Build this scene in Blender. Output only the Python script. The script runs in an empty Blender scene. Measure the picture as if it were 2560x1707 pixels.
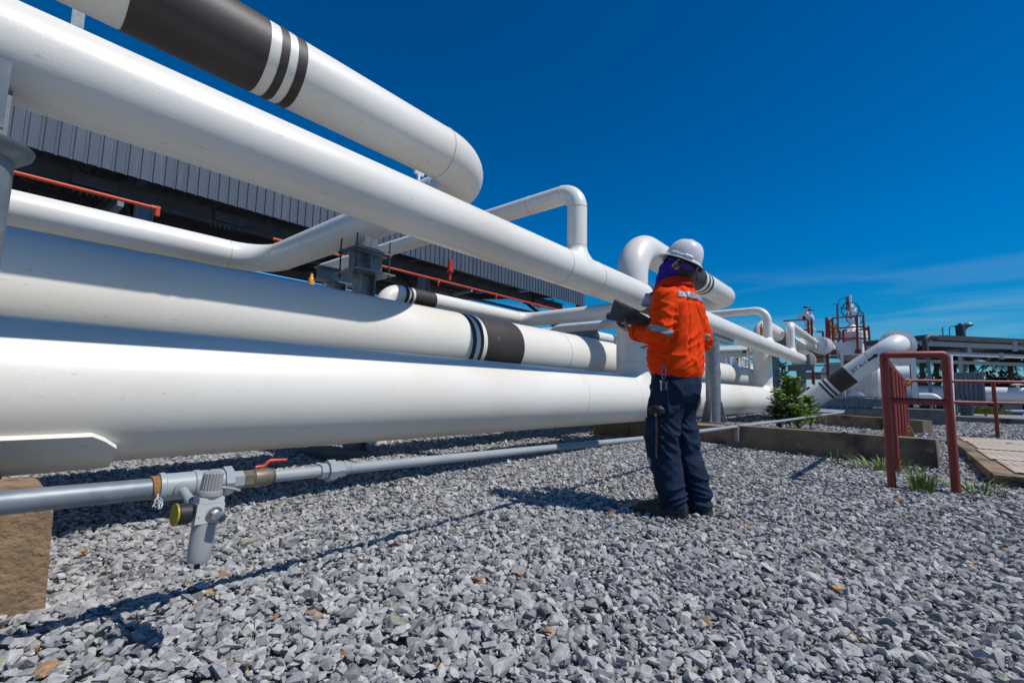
import bpy, bmesh, math, random
import numpy as np
from mathutils import Vector, Matrix, noise, Quaternion
random.seed(7)
rng = np.random.default_rng(11)
scene = bpy.context.scene
col = scene.collection
R = math.radians
V = Vector

# ------------------------------------------------------------------ camera
CAMR = np.array([[0.6420650272717179, -0.09196243880193876, -0.7611145844116822],
                 [-0.766397681321789, -0.051514700739253884, -0.640297454057355],
                 [0.01967472538953731, 0.9944290550146575, -0.1035555876015462]])
CAM = np.array([0, 0, .77])
FPX = 1137.8
def P(x, y, X=None, Y=None, Z=None):
    """a photo pixel (2560 wide) seen at a known X, Y or Z plane -> world point"""
    d = CAMR @ np.array([x - 1280., 853.5 - y, -FPX])
    if X is not None: t = X / d[0]
    elif Y is not None: t = Y / d[1]
    else: t = (Z - CAM[2]) / d[2]
    return V(CAM + t * d)
cam = bpy.data.cameras.new('camera'); cam.lens = 16.0; cam.sensor_width = 36.0
cam.clip_start = .05; cam.clip_end = 2000
camo = bpy.data.objects.new('camera', cam); col.objects.link(camo)
camo.matrix_world = Matrix(((*CAMR[0], CAM[0]), (*CAMR[1], CAM[1]), (*CAMR[2], CAM[2]), (0, 0, 0, 1)))
scene.camera = camo

# ------------------------------------------------------------------ light
SUN_EL, SUN_AZ = 56.2, -72.0          # where the sun stands (azimuth in the X-Y plane)
w = bpy.data.worlds.new("World"); scene.world = w; w.use_nodes = True
nt = w.node_tree; nt.nodes.clear()
sky = nt.nodes.new('ShaderNodeTexSky'); sky.sky_type = 'NISHITA'; sky.sun_disc = False
sky.sun_elevation = R(SUN_EL); sky.sun_rotation = R(90 - SUN_AZ)
sky.altitude = 1200; sky.air_density = 1.0; sky.dust_density = 0.15; sky.ozone_density = 4.0
hsv = nt.nodes.new('ShaderNodeHueSaturation'); hsv.inputs['Saturation'].default_value = 1.45
hsv.inputs['Hue'].default_value = .495
bg = nt.nodes.new('ShaderNodeBackground'); bg.inputs['Strength'].default_value = .078
out = nt.nodes.new('ShaderNodeOutputWorld')
tc = nt.nodes.new('ShaderNodeTexCoord')
sep = nt.nodes.new('ShaderNodeSeparateXYZ'); nt.links.new(tc.outputs['Generated'], sep.inputs[0])
mp = nt.nodes.new('ShaderNodeMapping'); mp.inputs['Scale'].default_value = (1.2, 1.2, 12)
mp.inputs['Rotation'].default_value = (.0, .0, .3)
nt.links.new(tc.outputs['Generated'], mp.inputs[0])
nz = nt.nodes.new('ShaderNodeTexNoise'); nz.inputs['Scale'].default_value = 2.2; nz.inputs['Detail'].default_value = 9
nz.inputs['Roughness'].default_value = .52; nz.inputs['Distortion'].default_value = .5
nt.links.new(mp.outputs[0], nz.inputs['Vector'])
cr = nt.nodes.new('ShaderNodeValToRGB'); cr.color_ramp.elements[0].position = .44; cr.color_ramp.elements[1].position = .74
nt.links.new(nz.outputs['Fac'], cr.inputs[0])
band = nt.nodes.new('ShaderNodeValToRGB')       # thin cirrus only low over the horizon
e = band.color_ramp.elements; e[0].position = .0; e[0].color = (.7, .7, .7, 1); e[1].position = .24; e[1].color = (0, 0, 0, 1)
e2 = band.color_ramp.elements.new(.10); e2.color = (.75, .75, .75, 1)
nt.links.new(sep.outputs['Z'], band.inputs[0])
mul = nt.nodes.new('ShaderNodeMath'); mul.operation = 'MULTIPLY'
nt.links.new(cr.outputs[0], mul.inputs[0]); nt.links.new(band.outputs[0], mul.inputs[1])
mul2 = nt.nodes.new('ShaderNodeMath'); mul2.operation = 'MULTIPLY'; mul2.inputs[1].default_value = .55
nt.links.new(mul.outputs[0], mul2.inputs[0])
tint = nt.nodes.new('ShaderNodeValToRGB'); e = tint.color_ramp.elements      # polarised, deep blue sky down to the horizon
e[0].position = 0; e[0].color = (.62, .74, .95, 1); e[1].position = .62; e[1].color = (.10, 1.0, 1.2, 1)
e3 = tint.color_ramp.elements.new(.12); e3.color = (.13, .98, 1.10, 1)
e4 = tint.color_ramp.elements.new(.3); e4.color = (.02, 1.18, 1.36, 1)
nt.links.new(sep.outputs['Z'], tint.inputs[0])
tm = nt.nodes.new('ShaderNodeMixRGB'); tm.blend_type = 'MULTIPLY'; tm.inputs['Fac'].default_value = 1
mx = nt.nodes.new('ShaderNodeMixRGB'); mx.inputs['Color2'].default_value = (5.2, 7.0, 9.0, 1)
nt.links.new(sky.outputs[0], hsv.inputs['Color']); nt.links.new(hsv.outputs[0], tm.inputs['Color1']); nt.links.new(tint.outputs[0], tm.inputs['Color2']); nt.links.new(tm.outputs[0], mx.inputs['Color1'])
nt.links.new(mul2.outputs[0], mx.inputs['Fac'])
nt.links.new(mx.outputs[0], bg.inputs['Color']); nt.links.new(bg.outputs[0], out.inputs[0])
sl = bpy.data.lights.new('sun', 'SUN'); sl.energy = 3.95; sl.angle = R(.53); sl.color = (1, .975, .935)
so = bpy.data.objects.new('sun', sl); col.objects.link(so)
sd = V((math.cos(R(SUN_EL)) * math.cos(R(SUN_AZ)), math.cos(R(SUN_EL)) * math.sin(R(SUN_AZ)), math.sin(R(SUN_EL))))
so.rotation_euler = sd.to_track_quat('Z', 'Y').to_euler(); so.location = (0, -10, 20)
scene.view_settings.view_transform = 'Standard'; scene.view_settings.look = 'None'
scene.view_settings.exposure = 0; scene.view_settings.gamma = 1

# ------------------------------------------------------------------ materials
def mat(name, c1, c2=None, scale=3.0, rough=.5, metal=0.0, bump=0.0, bscale=40., detail=5., stretch=(1, 1, 1), spots=(), spec=.5, thr=(.35, .65), coat=0.):
    """two-tone noise colour + optional blotches (colour, noise scale, threshold lo, hi, stretch) + noise bump, in object space"""
    m = bpy.data.materials.new(name); m.use_nodes = True
    n = m.node_tree; L = n.links; b = n.nodes['Principled BSDF']
    b.inputs['Roughness'].default_value = rough; b.inputs['Metallic'].default_value = metal
    b.inputs['Specular IOR Level'].default_value = spec
    if coat: b.inputs['Coat Weight'].default_value = coat
    t = n.nodes.new('ShaderNodeTexCoord')
    def nse(sc, st, det=detail, w_=0):
        a = n.nodes.new('ShaderNodeMapping'); a.inputs['Scale'].default_value = st; a.inputs['Location'].default_value = (w_, w_ * .7, w_ * 1.3)
        L.new(t.outputs['Object'], a.inputs[0])
        k = n.nodes.new('ShaderNodeTexNoise'); k.inputs['Scale'].default_value = sc; k.inputs['Detail'].default_value = det
        L.new(a.outputs[0], k.inputs['Vector']); return k
    c2 = c2 or c1
    k = nse(scale, stretch); r = n.nodes.new('ShaderNodeValToRGB')
    r.color_ramp.elements[0].position = thr[0]; r.color_ramp.elements[1].position = thr[1]
    r.color_ramp.elements[0].color = (*c1, 1); r.color_ramp.elements[1].color = (*c2, 1)
    L.new(k.outputs['Fac'], r.inputs[0]); o = r.outputs[0]
    for i, (c, sc, lo, hi, st) in enumerate(spots):
        k = nse(sc, st, 6, 3.7 + i * 5.1); q = n.nodes.new('ShaderNodeValToRGB')
        q.color_ramp.elements[0].position = lo; q.color_ramp.elements[1].position = hi
        L.new(k.outputs['Fac'], q.inputs[0])
        x = n.nodes.new('ShaderNodeMixRGB'); x.inputs['Color2'].default_value = (*c, 1)
        L.new(q.outputs[0], x.inputs['Fac']); L.new(o, x.inputs['Color1']); o = x.outputs[0]
    L.new(o, b.inputs['Base Color'])
    if bump:
        k = nse(bscale, (1, 1, 1), 3); bp = n.nodes.new('ShaderNodeBump'); bp.inputs['Strength'].default_value = bump; bp.inputs['Distance'].default_value = .01
        L.new(k.outputs['Fac'], bp.inputs['Height']); L.new(bp.outputs[0], b.inputs['Normal'])
    return m
M = {}
M['white'] = mat('white_pipe_paint', (.825, .785, .71), (.785, .735, .645), 1.3, .36, bump=.07, bscale=110,
                 spots=[((.70, .63, .51), 1.9, .50, .80, (.3, 1, 1)), ((.56, .48, .37), 48, .66, .78, (.35, 1, 1)), ((.36, .29, .21), 95, .72, .80, (.3, 1, 1))])
M['white_clean'] = mat('white_tank_paint', (.80, .79, .77), (.76, .74, .71), 2, .4, spots=[((.5, .38, .22), 6, .68, .78, (1, 1, .4))])
M['seam'] = mat('weld_seam', (.62, .58, .50), (.50, .42, .32), 30, .6, bump=.4, bscale=150)
M['band'] = mat('brown_black_band_paint', (.036, .026, .022), (.050, .037, .032), 2, .55, bump=.08, bscale=60,
                spots=[((.30, .27, .25), 7, .70, .86, (1, 1, 1)), ((.16, .13, .12), 40, .70, .8, (1, 1, 1))])
M['galv'] = mat('galvanised_steel', (.17, .20, .22), (.25, .275, .29), 14, .5, .35, bump=.06, bscale=60, spots=[((.25, .28, .30), 4, .6, .75, (1, 1, .4))])
M['galv_paint'] = mat('pale_grey_painted_pipe', (.30, .325, .33), (.35, .375, .38), 5, .45, .0, spots=[((.35, .40, .43), 22, .68, .76, (.4, 1, 1))])
M['galv_dark'] = mat('dark_galvanised_steel', (.12, .14, .155), (.18, .205, .22), 9, .5, .4, spots=[((.12, .13, .14), 5, .6, .7, (1, 1, .5))])
M['bolt'] = mat('dark_bolt_steel', (.06, .065, .07), (.10, .10, .10), 30, .5, .5)
M['rust'] = mat('rust', (.30, .12, .03), (.40, .22, .08), 40, .8)
M['brass'] = mat('tarnished_brass', (.22, .17, .12), (.28, .23, .17), 30, .45, .5)
M['chrome'] = mat('chromed_steel', (.42, .41, .39), (.5, .49, .47), 10, .32, 1.)
M['red'] = mat('red_handle_paint', (.62, .045, .015), (.55, .03, .01), 20, .45)
M['orange_pipe'] = mat('orange_sprinkler_paint', (.68, .075, .018), (.58, .06, .015), 6, .5)
M['rail'] = mat('dull_red_rail_paint', (.22, .022, .014), (.27, .034, .021), 5, .5, bump=.05, bscale=90, spots=[((.14, .03, .02), 9, .62, .75, (1, 1, .3))])
M['yellow'] = mat('yellow_paint', (.80, .36, .01), (.75, .30, .01), 9, .5)
M['gauge_yellow'] = mat('gauge_yellow', (.42, .28, .012), (.36, .235, .012), 9, .45)
M['black'] = mat('black_plastic', (.016, .017, .020), (.022, .022, .026), 9, .5)
M['knob'] = mat('grey_plastic_knob', (.28, .27, .255), (.32, .31, .29), 12, .55)
M['reg'] = mat('grey_enamel', (.50, .49, .46), (.56, .55, .52), 12, .4, spots=[((.30, .22, .12), 30, .70, .78, (1, 1, 1))])
M['bowl'] = mat('grey_bowl_enamel', (.36, .35, .335), (.39, .38, .365), 12, .35)
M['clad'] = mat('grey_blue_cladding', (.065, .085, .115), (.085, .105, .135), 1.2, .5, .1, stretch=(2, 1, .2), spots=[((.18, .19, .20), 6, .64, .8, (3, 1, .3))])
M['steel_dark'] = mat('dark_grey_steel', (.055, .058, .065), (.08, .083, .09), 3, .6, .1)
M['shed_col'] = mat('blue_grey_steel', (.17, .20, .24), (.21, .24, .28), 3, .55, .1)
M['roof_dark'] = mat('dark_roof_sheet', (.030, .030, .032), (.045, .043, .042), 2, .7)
M['blue'] = mat('blue_pipe_paint', (.02, .28, .62), (.02, .24, .55), 3, .5)
M['conc'] = mat('weathered_concrete', (.245, .185, .125), (.17, .125, .085), 3.5, .9, bump=.5, bscale=28,
                spots=[((.045, .040, .034), 1.9, .52, .66, (1, 1, .8)), ((.30, .245, .18), 9, .60, .76, (1, 1, 1))])
M['conc_slab'] = mat('stained_slab_concrete', (.30, .20, .11), (.20, .14, .08), 5, .9, bump=.6, bscale=30, spots=[((.04, .034, .028), 1.6, .48, .60, (1, 1, 2.5)), ((.40, .30, .18), 5, .6, .72, (1, 1, 1))])
M['conc_brown'] = mat('stained_brown_concrete', (.30, .195, .11), (.20, .13, .07), 9, .9, bump=1.0, bscale=50,
                spots=[((.55, .50, .44), 9, .66, .74, (1.6, 1, .3)), ((.09, .055, .03), 5, .56, .70, (1, 1, 1))])
M['conc_pale'] = mat('pale_concrete', (.34, .30, .24), (.42, .37, .30), 4, .9, bump=.4, bscale=30, spots=[((.06, .055, .045), 3, .6, .72, (1, 1, 1))])
M['conc_dark'] = mat('dark_concrete', (.13, .125, .12), (.19, .18, .17), 3, .9, bump=.4, bscale=30, spots=[((.035, .035, .035), 1.5, .52, .66, (1, 1, .7))])
M['plate'] = mat('rusty_checker_plate', (.50, .40, .29), (.54, .47, .37), 2.2, .6, .1, bump=.2, bscale=60, spots=[((.42, .20, .09), 1.8, .50, .70, (1, .4, 1)), ((.25, .13, .07), 6, .64, .78, (1, 1, 1))])
M['canopy_roof'] = mat('grey_canopy_sheet', (.045, .045, .052), (.055, .055, .062), 3, .55)
M['canopy_steel'] = mat('pale_canopy_steel', (.40, .40, .40), (.46, .45, .44), 3, .55)
M['panel_clad'] = mat('grey_wall_cladding', (.15, .165, .185), (.19, .205, .22), 2, .55)
M['leaf'] = mat('green_leaf', (.14, .27, .02), (.26, .40, .04), 2.5, .55)
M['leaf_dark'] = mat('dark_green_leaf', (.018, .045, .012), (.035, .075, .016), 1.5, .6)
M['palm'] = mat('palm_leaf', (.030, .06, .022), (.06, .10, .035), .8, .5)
M['bark'] = mat('bark', (.11, .085, .06), (.17, .135, .10), 6, .9, bump=.5, bscale=20)
M['grass'] = mat('grass_blade', (.10, .19, .02), (.20, .27, .05), 8, .6)
M['dry_grass'] = mat('dry_yellow_grass', (.24, .22, .04), (.13, .17, .03), 4, .7)
# wet-look / people
M['orange'] = mat('orange_work_cloth', (.87, .060, .002), (.79, .048, .002), 7, .8, spec=.12, bump=.25, bscale=120)
M['collar'] = mat('red_orange_collar_cloth', (.52, .035, .006), (.45, .03, .005), 9, .8, spec=.12, bump=.2, bscale=120)
M['reflect'] = mat('grey_reflective_tape', (.20, .25, .28), (.28, .32, .345), 18, .4)
M['navy'] = mat('navy_work_cloth', (.009, .020, .042), (.014, .028, .056), 6, .8, spec=.12, bump=.25, bscale=110)
M['boot'] = mat('black_boot_leather', (.016, .014, .013), (.03, .026, .024), 14, .45, bump=.2, bscale=80)
M['sole'] = mat('dark_boot_sole', (.035, .03, .028), (.05, .045, .04), 18, .8)
M['hat'] = mat('white_helmet_plastic', (.74, .71, .71), (.70, .67, .67), 5, .22, spots=[((.50, .36, .27), 9, .66, .76, (1, 1, 1))])
M['hood'] = mat('blue_purple_cloth', (.028, .022, .27), (.045, .020, .25), 10, .8, spec=.15, bump=.2, bscale=120)
M['capband'] = mat('dark_purple_band', (.035, .018, .13), (.045, .02, .15), 10, .7)
M['skin'] = mat('brown_skin', (.36, .175, .10), (.30, .14, .08), 12, .5, bump=.08, bscale=120)
M['hair'] = mat('black_hair', (.010, .009, .008), (.016, .013, .012), 30, .6)
M['folder'] = mat('dark_navy_folder', (.012, .030, .050), (.016, .038, .062), 4, .5, spec=.3)
M['paper'] = mat('white_paper', (.75, .75, .75), (.72, .72, .72), 4, .8)
M['lilac'] = mat('pale_lilac_plastic', (.55, .47, .52), (.50, .43, .48), 6, .35)
M['lilac_in'] = mat('grey_lilac_filter', (.30, .26, .33), (.26, .22, .29), 6, .6)
M['clip_blue'] = mat('blue_anodised', (.05, .20, .50), (.06, .24, .55), 6, .3, .5)
M['cord'] = mat('brown_cord', (.14, .06, .05), (.18, .08, .06), 30, .8)
M['text'] = mat('black_lettering', (.02, .02, .022), (.025, .025, .028), 9, .5)
M['glass_dark'] = mat('dark_lens', (.01, .01, .012), (.012, .012, .014), 9, .1)

# ------------------------------------------------------------------ mesh builder
class MB:
    def __init__(s): s.v = []; s.f = []; s.mi = []; s.cur = 0
    def add(s, vs, fs):
        o = len(s.v); s.v += [tuple(p) for p in vs]; s.f += [tuple(i + o for i in q) for q in fs]; s.mi += [s.cur] * len(fs); return s
    def box(s, c, d, rot=None):
        c = V(c); h = V(d) / 2
        vs = [V((x * h.x, y * h.y, z * h.z)) for x in (-1, 1) for y in (-1, 1) for z in (-1, 1)]
        if rot is not None: vs = [rot @ v for v in vs]
        return s.add([c + v for v in vs], [(0, 1, 3, 2), (4, 6, 7, 5), (0, 4, 5, 1), (2, 3, 7, 6), (0, 2, 6, 4), (1, 5, 7, 3)])
    def bbox(s, x0, x1, y0, y1, z0, z1): return s.box(((x0 + x1) / 2, (y0 + y1) / 2, (z0 + z1) / 2), (x1 - x0, y1 - y0, z1 - z0))
    def bar(s, p0, p1, w_, h_, up=(0, 0, 1)):
        p0, p1 = V(p0), V(p1); t = (p1 - p0).normalized(); u = V(up)
        if abs(t.dot(u)) > .99: u = V((1, 0, 0))
        a = t.cross(u).normalized(); b = a.cross(t)
        vs = []
        for p in (p0, p1):
            for sx, sy in ((-1, -1), (1, -1), (1, 1), (-1, 1)): vs.append(p + a * (sx * w_ / 2) + b * (sy * h_ / 2))
        return s.add(vs, [(3, 2, 1, 0), (4, 5, 6, 7), (0, 1, 5, 4), (1, 2, 6, 5), (2, 3, 7, 6), (3, 0, 4, 7)])
    def ibeam(s, p0, p1, w_, h_, t_=.012, up=(0, 0, 1)):
        p0, p1 = V(p0), V(p1); d = (p1 - p0).normalized(); a = d.cross(V(up)).normalized(); b = a.cross(d)
        s.bar(p0 + b * (h_ - t_) / 2, p1 + b * (h_ - t_) / 2, w_, t_, up); s.bar(p0 - b * (h_ - t_) / 2, p1 - b * (h_ - t_) / 2, w_, t_, up)
        s.bar(p0, p1, t_, h_ - 2 * t_, up); return s
    def sweep(s, path, r, seg=24, caps=True, up=None):
        path = [V(p) for p in path]; n = len(path); rs = r if isinstance(r, (list, tuple)) else [r] * n
        ts = []
        for i in range(n):
            t = (path[min(i + 1, n - 1)] - path[max(i - 1, 0)]); ts.append(t.normalized())
        t0 = ts[0]; u = V(up) if up else (V((0, 0, 1)) if abs(t0.z) < .9 else V((1, 0, 0)))
        u = (u - t0 * u.dot(t0)).normalized(); vs = []; fs = []
        for i in range(n):
            if i:
                q = ts[i - 1].rotation_difference(ts[i]); u = q @ u; u = (u - ts[i] * u.dot(ts[i])).normalized()
            a = ts[i].cross(u)
            for k in range(seg):
                th = 2 * math.pi * k / seg; vs.append(path[i] + (u * math.cos(th) + a * math.sin(th)) * rs[i])
        for i in range(n - 1):
            for k in range(seg):
                k2 = (k + 1) % seg; fs.append((i * seg + k, (i + 1) * seg + k, (i + 1) * seg + k2, i * seg + k2))
        if caps:
            fs.append(tuple(range(seg))); fs.append(tuple(reversed(range((n - 1) * seg, n * seg))))
        return s.add(vs, fs)
    def cyl(s, p0, p1, r, r1=None, seg=24, caps=True): return s.sweep([p0, p1], [r, r if r1 is None else r1], seg, caps)
    def lathe(s, prof, origin, axis=(0, 0, 1), seg=32, close=True):
        origin = V(origin); ax = V(axis).normalized(); u = V((0, 0, 1)) if abs(ax.z) < .9 else V((1, 0, 0))
        u = (u - ax * u.dot(ax)).normalized(); a = ax.cross(u); vs = []; fs = []; n = len(prof)
        for r, z in prof:
            for k in range(seg):
                th = 2 * math.pi * k / seg; vs.append(origin + ax * z + (u * math.cos(th) + a * math.sin(th)) * max(r, 1e-4))
        for i in range(n - 1):
            for k in range(seg):
                k2 = (k + 1) % seg; fs.append((i * seg + k, i * seg + k2, (i + 1) * seg + k2, (i + 1) * seg + k))
        if close: fs.append(tuple(reversed(range(seg)))); fs.append(tuple(range((n - 1) * seg, n * seg)))
        return s.add(vs, fs)
    def torus(s, c, axis, R_, r, seg=32, ms=8):
        c = V(c); ax = V(axis).normalized(); u = V((0, 0, 1)) if abs(ax.z) < .9 else V((1, 0, 0))
        u = (u - ax * u.dot(ax)).normalized(); a = ax.cross(u); vs = []; fs = []
        for i in range(seg):
            th = 2 * math.pi * i / seg; d = u * math.cos(th) + a * math.sin(th)
            for k in range(ms):
                ph = 2 * math.pi * k / ms; vs.append(c + d * (R_ + r * math.cos(ph)) + ax * (r * math.sin(ph)))
        for i in range(seg):
            i2 = (i + 1) % seg
            for k in range(ms):
                k2 = (k + 1) % ms; fs.append((i * ms + k, i2 * ms + k, i2 * ms + k2, i * ms + k2))
        return s.add(vs, fs)
    def prism(s, pts, ext):
        """polygon (world points) pushed along ext"""
        ext = V(ext); n = len(pts); pts = [V(p) for p in pts]; vs = pts + [p + ext for p in pts]
        nrm = V((0, 0, 0))
        for i in range(n): nrm += pts[i].cross(pts[(i + 1) % n])
        fs = [tuple(range(n)), tuple(reversed(range(n, 2 * n)))] + [(i, n + i, n + (i + 1) % n, (i + 1) % n) for i in range(n)]
        if nrm.dot(ext) > 0: fs = [tuple(reversed(f)) for f in fs]
        return s.add(vs, fs)
    def sphere(s, c, r, seg=16, rings=10, sc=(1, 1, 1)):
        c = V(c); vs = []; fs = []
        for i in range(rings + 1):
            ph = math.pi * i / rings
            for k in range(seg):
                th = 2 * math.pi * k / seg
                vs.append(c + V((math.sin(ph) * math.cos(th) * r * sc[0], math.sin(ph) * math.sin(th) * r * sc[1], math.cos(ph) * r * sc[2])))
        for i in range(rings):
            for k in range(seg):
                k2 = (k + 1) % seg; fs.append((i * seg + k, (i + 1) * seg + k, (i + 1) * seg + k2, i * seg + k2))
        return s.add(vs, fs)

def arc_path(pts, r, n=12):
    pts = [V(p) for p in pts]; rs = r if isinstance(r, (list, tuple)) else [r] * (len(pts) - 2); o = [pts[0]]
    for i in range(1, len(pts) - 1):
        a = (pts[i - 1] - pts[i]).normalized(); b = (pts[i + 1] - pts[i]).normalized(); rr = rs[i - 1]
        ang = a.angle(b); tl = rr / math.tan(ang / 2); bis = (a + b).normalized(); c = pts[i] + bis * (rr / math.sin(ang / 2))
        s0 = pts[i] + a * tl - c; s1 = pts[i] + b * tl - c; axis = s0.cross(s1).normalized(); tot = s0.angle(s1)
        for k in range(n + 1): o.append(c + Quaternion(axis, tot * k / n) @ s0)
    o.append(pts[-1]); return o

def finish(me, smooth=True, ang=35):
    me.validate(); me.update()
    if smooth:
        me.shade_smooth(); me.set_sharp_from_angle(angle=R(ang))
def base_of(parent):
    p = V((0, 0, 0))
    while parent is not None: p += parent.location; parent = parent.parent
    return p
def obj(name, mb, mats, parent=None, smooth=True, ang=35, origin=None, local=False, label=None):
    """link a builder as ONE mesh object; vertices are in world space unless local"""
    me = bpy.data.meshes.new(name)
    if parent is not None and not local: off = base_of(parent); org = V((0, 0, 0))
    elif parent is None and not local:
        org = V(origin) if origin is not None else V((0, 0, 0)); off = org
    else: off = V((0, 0, 0)); org = V(origin) if origin is not None else V((0, 0, 0))
    me.from_pydata([tuple(V(v) - off) for v in mb.v], [], mb.f)
    for m in (mats if isinstance(mats, (list, tuple)) else [mats]): me.materials.append(m)
    if any(mb.mi): me.polygons.foreach_set('material_index', mb.mi)
    finish(me, smooth, ang)
    o = bpy.data.objects.new(name, me); col.objects.link(o); o.location = org
    if parent is not None: o.parent = parent
    if label: o['label'] = label
    return o
def tag(o, label, cat, group=None):
    o['label'] = label; o['category'] = cat
    if group: o['group'] = group
    return o
def thing(name, label, cat, loc=(0, 0, 0), group=None):
    o = bpy.data.objects.new(name, None); col.objects.link(o); o.location = loc; o.empty_display_size = .1
    return tag(o, label, cat, group)
def setting(o): o['kind'] = 'structure'; return o
def dup(root, loc, rotz=None, label=None):
    r = root.copy(); col.objects.link(r); r.location = loc
    if rotz is not None: r.rotation_euler = (0, 0, rotz)
    if label: r['label'] = label
    for ch in list(root.children):
        c = ch.copy(); col.objects.link(c); c.parent = r
        for g in ch.children:
            d = g.copy(); col.objects.link(d); d.parent = c
    return r
def seam(parent, c, axis, r, t=.006):
    return obj('weld_seam', MB().torus(c, axis, r, t, 48, 6), M['seam'], parent)
def cband(parent, p0, p1, r): return obj('coating_band', MB().sweep([p0, p1], r + .003, 64, False), M['band'], parent)

# ------------------------------------------------------------------ ground and gravel
def heap(x, y): return .02 * math.exp(-(((x - .05) / .55) ** 2 + ((y - 1.95) / .38) ** 2))
m = bpy.data.materials.new('gravel_bed'); m.use_nodes = True
n = m.node_tree; L = n.links; b = n.nodes['Principled BSDF']; b.inputs['Roughness'].default_value = .95
t = n.nodes.new('ShaderNodeTexCoord'); vo = n.nodes.new('ShaderNodeTexVoronoi'); vo.inputs['Scale'].default_value = 26
L.new(t.outputs['Object'], vo.inputs['Vector'])
r = n.nodes.new('ShaderNodeValToRGB'); r.color_ramp.elements[0].color = (.16, .16, .17, 1); r.color_ramp.elements[1].color = (.42, .42, .43, 1)
sx = n.nodes.new('ShaderNodeSeparateColor'); L.new(vo.outputs['Color'], sx.inputs[0]); L.new(sx.outputs[0], r.inputs[0]); L.new(r.outputs[0], b.inputs['Base Color'])
bp = n.nodes.new('ShaderNodeBump'); bp.inputs['Strength'].default_value = 1; bp.inputs['Distance'].default_value = .03; bp.invert = True
L.new(vo.outputs['Distance'], bp.inputs['Height']); L.new(bp.outputs[0], b.inputs['Normal'])
M['bed'] = m
g = MB(); N_ = 24
xs = [-600, -150, -40, -12] + [-6 + i * 1.0 for i in range(27)] + [30, 60, 150, 600]
ys = [-600, -150, -40, -12] + [-6 + i * 1.0 for i in range(19)] + [20, 50, 150, 600]
for x in xs:
    for y in ys: g.v.append((x, y, -.03 if abs(x) < 30 and abs(y) < 20 else -.0))
for i in range(len(xs) - 1):
    for j in range(len(ys) - 1):
        a = i * len(ys) + j; g.f.append((a, a + len(ys), a + len(ys) + 1, a + 1)); g.mi.append(0)
setting(obj('ground', g, M['bed'], smooth=False))

def stone_protos(k, npts):
    out_ = []
    for i in range(k):
        bm = bmesh.new(); sc = (rng.uniform(.75, 1.25), rng.uniform(.55, .9), rng.uniform(.38, .7))
        for q in range(npts):
            p = rng.normal(size=3); p /= np.linalg.norm(p); p *= rng.uniform(.82, 1.12)
            bm.verts.new((p[0] * sc[0], p[1] * sc[1], p[2] * sc[2]))
        res = bmesh.ops.convex_hull(bm, input=bm.verts)
        for v_ in [v_ for v_ in bm.verts if not v_.link_faces]: bm.verts.remove(v_)
        bmesh.ops.triangulate(bm, faces=bm.faces); bm.verts.index_update()
        out_.append((np.array([v_.co[:] for v_ in bm.verts]), np.array([[v_.index for v_ in f.verts] for f in bm.faces]))); bm.free()
    return out_
def euler_mats(n_, tilt):
    a = rng.uniform(0, 2 * np.pi, n_); b_ = rng.normal(0, tilt, n_); c_ = rng.normal(0, tilt, n_)
    ca, sa, cb, sb, cc, sc = np.cos(a), np.sin(a), np.cos(b_), np.sin(b_), np.cos(c_), np.sin(c_)
    Rz = np.zeros((n_, 3, 3)); Rz[:, 0, 0] = ca; Rz[:, 0, 1] = -sa; Rz[:, 1, 0] = sa; Rz[:, 1, 1] = ca; Rz[:, 2, 2] = 1
    Rx = np.zeros((n_, 3, 3)); Rx[:, 0, 0] = 1; Rx[:, 1, 1] = cb; Rx[:, 1, 2] = -sb; Rx[:, 2, 1] = sb; Rx[:, 2, 2] = cb
    Ry = np.zeros((n_, 3, 3)); Ry[:, 1, 1] = 1; Ry[:, 0, 0] = cc; Ry[:, 0, 2] = sc; Ry[:, 2, 0] = -sc; Ry[:, 2, 2] = cc
    return Rz @ Rx @ Ry
def scatter(r0, r1, spacing, size, npts, zs, a0=-62, a1=64, lim=None):
    """stones on a jittered grid inside a sector seen from the viewer's side"""
    fx = math.atan2(.64, .761)
    g0 = np.arange(-r1, r1, spacing); X, Y = np.meshgrid(g0, g0); X = X.ravel(); Y = Y.ravel()
    X = X + rng.uniform(-.55, .55, X.size) * spacing; Y = Y + rng.uniform(-.55, .55, Y.size) * spacing
    rr = np.hypot(X, Y); an = np.degrees(np.arctan2(Y, X) - fx); an = (an + 180) % 360 - 180
    k = (rr > r0) & (rr <= r1) & (an > a0) & (an < a1)
    if lim: k &= lim(X, Y)
    X, Y = X[k], Y[k]; n_ = X.size
    s_ = size * np.exp(rng.normal(0, .36, n_)); s_ = np.clip(s_, size * .5, size * 2.0)
    Z = rng.uniform(zs[0], zs[1], n_) + .02 * np.exp(-(((X - .05) / .55) ** 2 + ((Y - 1.95) / .38) ** 2))
    Rm = euler_mats(n_, .36); pr = stone_protos(28, npts); which = rng.integers(0, len(pr), n_)
    VS, FS, TN = [], [], []; o = 0
    tone = np.clip(rng.normal(.59, .22, n_), .02, .90); od = rng.random(n_)
    tone = np.where(od > .992, rng.uniform(.955, 1., n_), np.where(od > .982, rng.uniform(.915, .945, n_), tone))
    for i, (pv, pf) in enumerate(pr):
        q = np.where(which == i)[0]
        if not q.size: continue
        vv = np.einsum('nij,kj->nki', Rm[q], pv) * s_[q][:, None, None] + np.stack([X[q], Y[q], Z[q]], 1)[:, None, :]
        ff = pf[None] + (np.arange(q.size) * len(pv))[:, None, None] + o
        VS.append(vv.reshape(-1, 3)); FS.append(ff.reshape(-1, 3)); TN.append(np.repeat(tone[q], len(pv))); o += q.size * len(pv)
    return np.concatenate(VS), np.concatenate(FS), np.concatenate(TN)
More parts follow.
